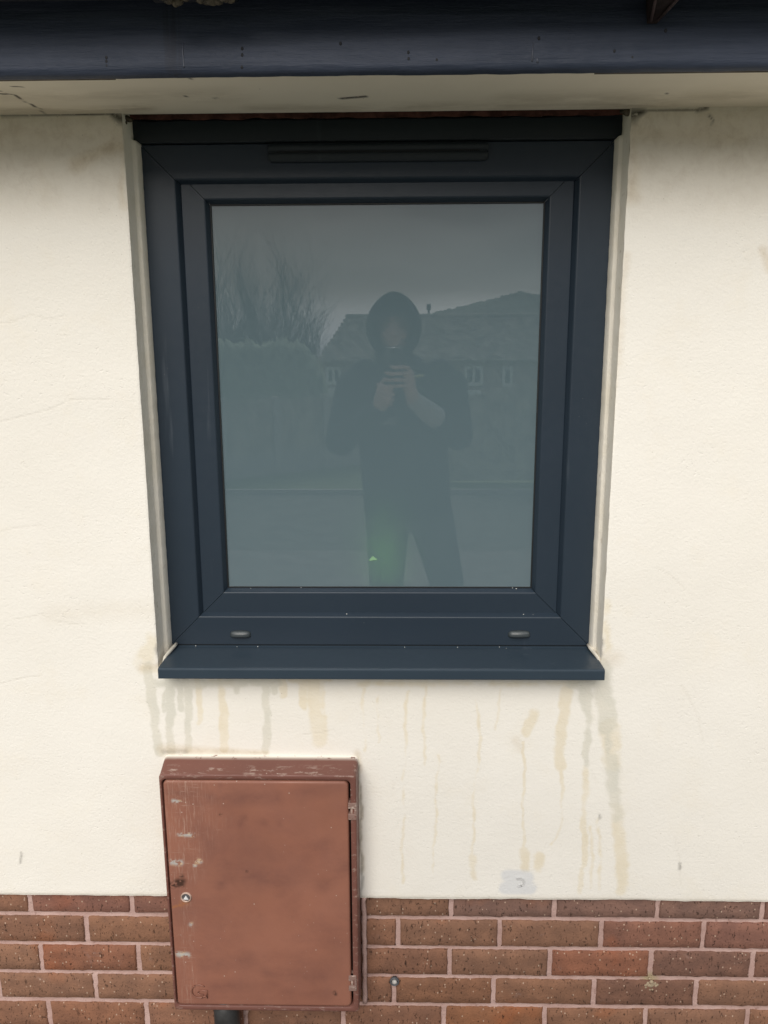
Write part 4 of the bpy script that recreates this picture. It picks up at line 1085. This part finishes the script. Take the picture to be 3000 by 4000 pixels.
for a, b, c_, d in ((1270, 1332, 1514, 1572), (1811, 1884, 1524, 1546)):
    mb = MB(); mb.box(hx(a), hx(b), HY+.01, HY+.06, hz(d), hz(c_)); mb.build('panel', wm, nh)
ch = M(1675, 1195, -48); mb = MB(); mb.tube([(ch.x, -48.1, -2), (ch.x, -48.1, ch.z-.25), (ch.x, -48.1, ch.z-.24), (ch.x, -48.1, ch.z+.12)], [.07, .07, .14, .13], 10); 
chm = mb.build('chimney_pot', plain('dark_pot', (.05, .04, .04), .9), None); tag(chm, 'far dark chimney pot reflected above the roof ridge beside the hood', 'chimney')

# ---- wooded hill far off
mb = MB(); pts = [(1560, 1260), (1640, 1238), (1700, 1222), (1800, 1197), (1900, 1176), (1980, 1152), (2040, 1138), (2075, 1150), (2110, 1152), (2300, 1150), (2500, 1180), (2800, 1250)]
prof_top = []
rh = random.Random(3)
for k in range(len(pts)-1):
    for t_ in np.linspace(0, 1, 14, endpoint=False):
        a = M(pts[k][0]*(1-t_)+pts[k+1][0]*t_, pts[k][1]*(1-t_)+pts[k+1][1]*t_, -420); prof_top.append((a.x, a.z+rh.uniform(-.5, .7)))
loops = [[(x, -300, -2.2) for x, z in prof_top], [(x, -360, z*.55) for x, z in prof_top], [(x, -420, z) for x, z in prof_top], [(x, -520, -3) for x, z in prof_top]]
mb.loft(loops, closed=False)
hl = mb.build('hill', plain('winter_wood', (.11, .12, .10), .95, .1, .3, .05), None); tag(hl, kind='structure')

# ---- bare winter trees beyond the fence
def tree_mesh(seed):
    r = random.Random(seed); trunk, crown = MB(), MB()
    def grow(p, d, L, rad_, lev, mb):
        n = 4; pts = [p]; rr_ = [rad_]; dd = d.copy()
        for k in range(n):
            dd = (dd+Vector((r.gauss(0, .10), r.gauss(0, .10), r.gauss(.05, .06)))).normalized()
            pts.append(pts[-1]+dd*L/n); rr_.append(rad_*(1-.62*(k+1)/n))
        mb.tube(pts, rr_, 6 if lev == 0 else 4, False)
        if lev >= 4: return
        m = (6, 5, 4, 3)[lev]
        for k in range(m):
            i = r.randint(1 if lev == 0 else 1, n); q = pts[i]
            a = r.uniform(0, 6.28); sp = r.uniform(.35, .8) if lev else r.uniform(.25, .6)
            nd = (dd+sp*Vector((math.cos(a), math.sin(a), r.uniform(-.1, .5)))).normalized()
            grow(q, nd, L*r.uniform(.45, .68), rr_[i]*.62, lev+1, crown)
    for q in range(3):
        a0 = r.uniform(0, 6.28); grow(Vector((.3*math.cos(a0), .3*math.sin(a0), 0)), Vector((.12*math.cos(a0), .12*math.sin(a0), 1)), r.uniform(3.8, 5.6), .06, 0, trunk)
    return trunk, crown
bark = plain('bark', (.075, .060, .048), .95, .1, .3, 8)
tm = []
for s in (1, 4, 9, 13):
    a, b = tree_mesh(s); tm.append((mesh('trunk', a.v, a.f), mesh('crown', b.v, b.f)))
rt = random.Random(6)
spots = [(790, 44), (835, 49), (858, 41), (885, 46), (910, 50), (938, 43), (962, 47), (990, 52), (1012, 44), (1040, 47), (1068, 42), (1090, 50), (1115, 45), (1140, 41), (1168, 48), (1205, 55), (1240, 60)]
for k, (px, dy) in enumerate(spots):
    b = M(px, 1300, -dy); t_ = empty('bare_tree', (b.x, b.y, -2.05))
    sc_ = (1.0, 1.05, .92, 1.0, 1.08, .95, 1.1, 1.0, .9, 1.05, 1.12, 1.0, 1.1, 1.15, .95, .66, .56)[k]*dy/46
    a, c_ = tm[k % 4]
    for nm, me in (('trunk', a), ('crown', c_)):
        o = link(nm, me, bark, None); o.parent = t_
    t_.scale = (sc_*1.15, sc_*1.15, sc_*1.10); t_.rotation_euler = (0, 0, rt.uniform(0, 6.28))
    tag(t_, 'smallest bare tree reflected closest to the neighbouring roof' if k == 16 else 'low bare tree, second from the neighbouring roof in the glass' if k == 15 else 'bare winter tree in the thicket reflected at left of the glass', 'tree', 'bare trees beyond the fence')
# clipped hedge bank behind the fence
mb = MB(); L = []; hxe = M(1262, 1400, -13).x
rh = random.Random(12)
for x in np.linspace(-9, hxe, 260):
    e1 = min(1, (hxe-x)/.5)
    L.append([(x, -13, -.5), (x, -12.8+.10*fbm(x, 0, 5, 1), .4), (x, -12.8+.15*fbm(x, 0, 4, 1), 1.2+.12*fbm(x, 0, 1.5, 2)), (x, -12.95+rh.uniform(-.05, .05), 1.62*e1**.2+rh.uniform(-.05, .05)),
              (x, -13.3, 1.84*e1**.2+.10*fbm(x, 1, 3.7, 3)+rh.uniform(-.05, .06)), (x, -14.2, 1.6*e1**.2), (x, -14.4, -.5)])
mb.loft(L, True, True); hd = mb.build('hedge', plain('hedge_leaves', (.25, .29, .21), .95, .1, .35, 9, .9), None, True)
tag(hd, 'dark hedge bank reflected behind the left fence', 'hedge')

# ==================================================================== PHONE AND PERSON (seen in the glass)
def camp(x, y, z): return Vector(CAM+x*RIGHT-y*DOWN+z*FWD)     # metres right, up, forward of the lens
ph = MB(); L = []
PX0, PX1, PZ0, PZ1 = -.060, .016, -.128, .032
for i_, z in ((.0015, -.0035), (0, -.005), (0, -.0105), (.0015, -.012)):
    L.append([tuple(camp(p[0], p[2], z)) for p in rr(PX0+i_, PX1-i_, PZ0+i_, PZ1-i_, .010, 0, 6)])
ph.loft(L, True, True); 
phone = ph.build('phone', plain('black_phone', (.012, .012, .014), .25, .5), None, True)
tag(phone, 'dark phone held up by the hooded figure reflected in the glass', 'phone')
mb = MB(); mb.tube([camp(PX0+.006, PZ1+.0004, -.006), camp(PX1-.006, PZ1+.0004, -.006)], [.0022, .0022], 8)
o = mb.build('top_edge', plain('phone_edge', (.85, .85, .85), .25, .5, .05, 30, 0, .8), None, True); o.parent = phone
mb = MB()
for yy in (-.010, -.030):
    mb.tube([camp(.003, yy, -.006), camp(.003, yy, -.0028)], [.006, .0055], 14)
o = mb.build('camera_lens', plain('lens_glass', (.01, .01, .012), .1, .6), None, True); o.parent = phone

def remesh(o, vox, smooth=2, fac=.5):
    m = o.modifiers.new('remesh', 'REMESH'); m.mode = 'VOXEL'; m.voxel_size = vox; m.use_smooth_shade = True
    if smooth:
        s = o.modifiers.new('smooth', 'SMOOTH'); s.iterations = smooth; s.factor = fac
def limb(mb, pts, rs, n=12):
    mb.tube(pts, rs, n, True)
    for p, r in zip(pts, rs): mb.ball(p, r, n, 8)
def ell_stack(mb, rows_, n=24):
    L = []
    for (cx, cy, z, rx, ry_) in rows_:
        L.append([(cx+rx*math.cos(2*math.pi*k/n), cy+ry_*math.sin(2*math.pi*k/n), z) for k in range(n)])
    mb.loft(L, True, True)
BYp = -1.86                       # where the body stands
CX = .012
person = empty('person', (CX, BYp, 0.0)); tag(person, 'hooded person in dark jacket reflected in the glass taking the photograph', 'person')
skin_m = plain('skin', (.62, .43, .36), .6, .3, .12, 60)
jk = plain('dark_jacket', (.022, .028, .034), .8, .2, .25, 30, .3); tr_m = plain('dark_trousers', (.10, .108, .115), .9, .2, .25, 40, .3)
shr = [Vector((CX+s*.185, BYp, 1.455)) for s in (-1, 1)]
elb = [Vector((-.262, -1.78, 1.160)), Vector((.262, -1.78, 1.185))]
wr = [Vector((-.085, -1.555, 1.310)), Vector((.058, -1.552, 1.352))]
# --- body: head, neck, arms, hands in one surface
mb = MB()
HC = Vector((-.022, BYp+.075, 1.645))        # head
mb.ball(HC+Vector((0, 0, .035)), (.074, .092, .088), 20, 14)
ell_stack(mb, [(HC.x, HC.y+.018, 1.520, .030, .034), (HC.x, HC.y+.020, 1.532, .044, .055), (HC.x, HC.y+.012, 1.565, .058, .074), (HC.x, HC.y+.006, 1.61, .066, .084), (HC.x, HC.y, 1.66, .070, .088), (HC.x, HC.y, 1.69, .068, .084)])
limb(mb, [HC+Vector((0, .084, .020)), HC+Vector((0, .104, -.018)), HC+Vector((0, .098, -.026))], [.010, .015, .014], 10)      # nose
for s in (-1, 1):
    mb.ball(HC+Vector((s*.013, .094, -.026)), (.009, .009, .007), 8, 6)
    mb.ball(HC+Vector((s*.031, .078, .012)), (.014, .010, .008), 10, 6)          # eyelids
    limb(mb, [HC+Vector((s*.015, .086, .030)), HC+Vector((s*.045, .074, .032))], [.008, .008], 8)     # brow
    mb.ball(HC+Vector((s*.040, .070, -.025)), (.020, .020, .018), 10, 8)         # cheek
    mb.ball(HC+Vector((s*.074, .0, .0)), (.010, .022, .032), 10, 8)              # ear
mb.ball(HC+Vector((0, .092, -.058)), (.024, .010, .006), 10, 6); mb.ball(HC+Vector((0, .090, -.069)), (.022, .011, .007), 10, 6)   # lips
mb.ball(HC+Vector((0, .078, -.105)), (.020, .018, .016), 10, 8)                  # chin
limb(mb, [Vector((CX-.01, BYp+.01, 1.44)), Vector((HC.x, HC.y-.005, 1.55))], [.062, .056], 16)
ell_stack(mb, [(CX, BYp, .92, .15, .10), (CX, BYp, 1.10, .15, .10), (CX, BYp, 1.30, .17, .11), (CX, BYp, 1.44, .15, .08), (CX, BYp, 1.47, .07, .06)])
for i in (0, 1):
    limb(mb, [shr[i], elb[i], wr[i]], [.052, .042, .029], 14)
# right hand: palm at the right edge of the phone, fingers across its back
Zf = .010
K = [camp(.038, -.046, .004), camp(.044, -.071, .006), camp(.045, -.097, .006), camp(.042, -.122, .004)]
ends = [camp(-.030, -.040, Zf), camp(-.052, -.066, Zf), camp(-.058, -.092, Zf), camp(-.040, -.117, Zf)]
for k in range(4):
    a, b = K[k], ends[k]; m1 = a.lerp(b, .42)+Vector(FWD)*.012+Vector((0, 0, .004)); m2 = a.lerp(b, .74)+Vector(FWD)*.010
    limb(mb, [wr[1].lerp(a, .62), a, m1, m2, b], [.0095, .0092, .0088, .0084, .0074], 10)
limb(mb, [wr[1], camp(.040, -.118, -.010), camp(.040, -.084, -.006)], [.029, .027, .024], 14)
limb(mb, [wr[1].lerp(K[3], .5), camp(.048, -.105, -.004), camp(.046, -.070, -.004)], [.024, .020, .015], 12)
limb(mb, [camp(.034, -.125, -.018), camp(.022, -.085, -.022), camp(.004, -.052, -.020)], [.0135, .0115, .0090], 10)          # thumb on the screen side
# left hand: cupping the lower corner
palm = camp(-.058, -.150, .000)
limb(mb, [wr[0], palm.lerp(wr[0], .45), palm], [.029, .034, .036], 14)
lk = [camp(-.084, -.116, .004), camp(-.087, -.138, .008), camp(-.083, -.160, .010), camp(-.074, -.181, .010)]
le = [camp(-.030, -.130, .016), camp(-.022, -.152, .022), camp(-.024, -.173, .024), camp(-.032, -.192, .020)]
for k in range(4):
    a, b = lk[k], le[k]; m1 = a.lerp(b, .45)+Vector(FWD)*.013; m2 = a.lerp(b, .78)+Vector(FWD)*.008
    limb(mb, [palm, a, m1, m2, b], [.013, .0092, .0088, .0082, .0074], 10)
limb(mb, [palm+Vector((-.006, -.012, .006)), camp(-.072, -.120, -.018), camp(-.050, -.096, -.020)], [.015, .012, .0095], 10)
for s_ in (-1, 1):
    eb = MB(); eb.ball(HC+Vector((s_*.031, .0865, .011)), (.0125, .006, .0048), 12, 8)
    eb.build('eye', plain('eye', (.03, .025, .022), .3), person, True)
    eb = MB(); limb(eb, [HC+Vector((s_*.014, .094, .029)), HC+Vector((s_*.032, .091, .033)), HC+Vector((s_*.050, .078, .029))], [.0042, .0046, .0032], 8)
    eb.build('eyebrow', plain('eyebrow', (.04, .028, .02), .8), person, True)
body = mb.build('body', skin_m, person, True); remesh(body, .0032, 1, .4)
# --- jacket
mb = MB()
ell_stack(mb, [(CX+.03, BYp, .80, .205, .150), (CX+.02, BYp, .95, .205, .150), (CX+.01, BYp, 1.10, .205, .150), (CX, BYp, 1.25, .215, .150), (CX, BYp, 1.38, .222, .140), (CX, BYp, 1.45, .200, .115), (CX, BYp, 1.50, .110, .090), (CX-.01, BYp+.01, 1.535, .085, .080)], 32)
for i, s in ((0, -1), (1, 1)):
    limb(mb, [shr[i]+Vector((s*-.02, 0, -.01)), shr[i]+Vector((s*.03, .0, -.06)), elb[i], elb[i].lerp(wr[i], .40)], [.080, .086, .072, .062], 18)
limb(mb, [elb[0].lerp(wr[0], .3), elb[0].lerp(wr[0], .98)], [.062, .046], 16)
ell_stack(mb, [(CX-.01, BYp+.04, 1.46, .105, .110), (HC.x, BYp+.07, 1.52, .088, .105), (HC.x, BYp+.085, 1.572, .080, .098)], 28)
jacket = mb.build('jacket', jk, person, True); remesh(jacket, .008, 3, .5)
mb = MB(); limb(mb, [elb[1].lerp(wr[1], .42), elb[1].lerp(wr[1], .65), wr[1].lerp(elb[1], .04)], [.050, .047, .038], 16)
cuff = mb.build('sleeve_cuff', plain('pale_sleeve', (.45, .45, .44), .85, .2, .15, 60, .3), person, True); remesh(cuff, .006, 2)
tag(cuff, 'pale grey inner sleeve on the right forearm')
# --- hood: open shell round the face
mb = MB(); L = []; n = 30
hoodrows = []
for t_ in np.linspace(0, 1, 12):
    hoodrows.append(t_)
HCc = Vector((HC.x, HC.y, 1.660))
def hood_shell(off):
    L = []
    for ti, t_ in enumerate(np.linspace(0, 1, 14)):      # from the face opening back over the head
        yy = .122-.262*t_; k = math.sqrt(max(0, 1-(max(0, t_-.35)/.66)**2)); sm = min(1, t_/.34); sm = sm*sm*(3-2*sm); rx = (.096+.026*sm)*k; up = (.040+.107*sm)*k; dn = (.150)*k+.02*t_
        ring = []
        for j in range(n):
            a = 2*math.pi*j/n; c_, s_ = math.cos(a), math.sin(a)
            w_ = rx-off
            if s_ < 0: w_ *= 1+.06*abs(s_); 
            z = (up-off)*s_ if s_ > 0 else (dn-off)*s_
            x = w_*c_*(1-.20*max(0, s_)**2) * (1 if s_ > -.35 else 1-.30*(-s_-.35))
            ring.append((HCc.x+x, HCc.y+yy-.02*max(0, -s_), HCc.z+z))
        L.append(ring)
    return L
outer, inner = hood_shell(0), hood_shell(.010)
mb.loft(list(reversed(inner))+outer, True, True)
hood = mb.build('hood', plain('dark_hood', (.016, .020, .024), .85, .15, .2, 30, .3), person, True)
ss = hood.modifiers.new('sub', 'SUBSURF'); ss.levels = 1; ss.render_levels = 1
# --- trousers and shoes
mb = MB()
ell_stack(mb, [(CX+.04, BYp, .74, .185, .125), (CX+.03, BYp, .85, .190, .130), (CX+.02, BYp, .98, .180, .125)], 24)
for s, kx in ((-1, -.060), (1, .225)):
    limb(mb, [Vector((CX+.035+s*.10, BYp, .80)), Vector((kx, BYp+.02, .48)), Vector((kx+s*.015, BYp-.01, .10))], [.108, .082, .062], 18)
trz = mb.build('trousers', tr_m, person, True); remesh(trz, .009, 3, .5)
for s, kx in ((-1, -.075), (1, .240)):
    mb = MB(); limb(mb, [Vector((kx, BYp-.07, .045)), Vector((kx, BYp+.02, .055)), Vector((kx+s*.01, BYp+.13, .038))], [.042, .046, .036], 14); mb.box(kx-.045, kx+.045, BYp-.11, BYp+.165, .006, .024)
    sh_ = mb.build('shoe', plain('black_shoe', (.02, .02, .02), .6), person, True); remesh(sh_, .008, 2)
# pale chest mark on the jacket
mb = MB(); cy = BYp+.153
def stroke(*pp): mb.tube([M(a, b, cy) for a, b in pp], [.0042]*len(pp), 6)
stroke((1487, 1658), (1505, 1652), (1528, 1646)); stroke((1525, 1630), (1526, 1660)); stroke((1530, 1634), (1548, 1634)); stroke((1534, 1648), (1549, 1644)); stroke((1532, 1657), (1551, 1656))
o = mb.build('chest_mark', plain('pale_print', (.40, .42, .42), .8), None, True); o.parent = jacket; o.matrix_parent_inverse = Matrix.Identity(4)
# pencil stub held in the right hand
a, b = camp(.040, -.088, .004), camp(.100, -.078, -.006)
mb = MB(); mb.tube([a, a.lerp(b, .85), b], [.0060, .0060, .0052], 8)
pc_ = mb.build('pencil', plain('pale_pencil', (.50, .50, .24), .6), None, True); tag(pc_, 'short pale yellow stick in the hand of the hooded figure', 'pencil')
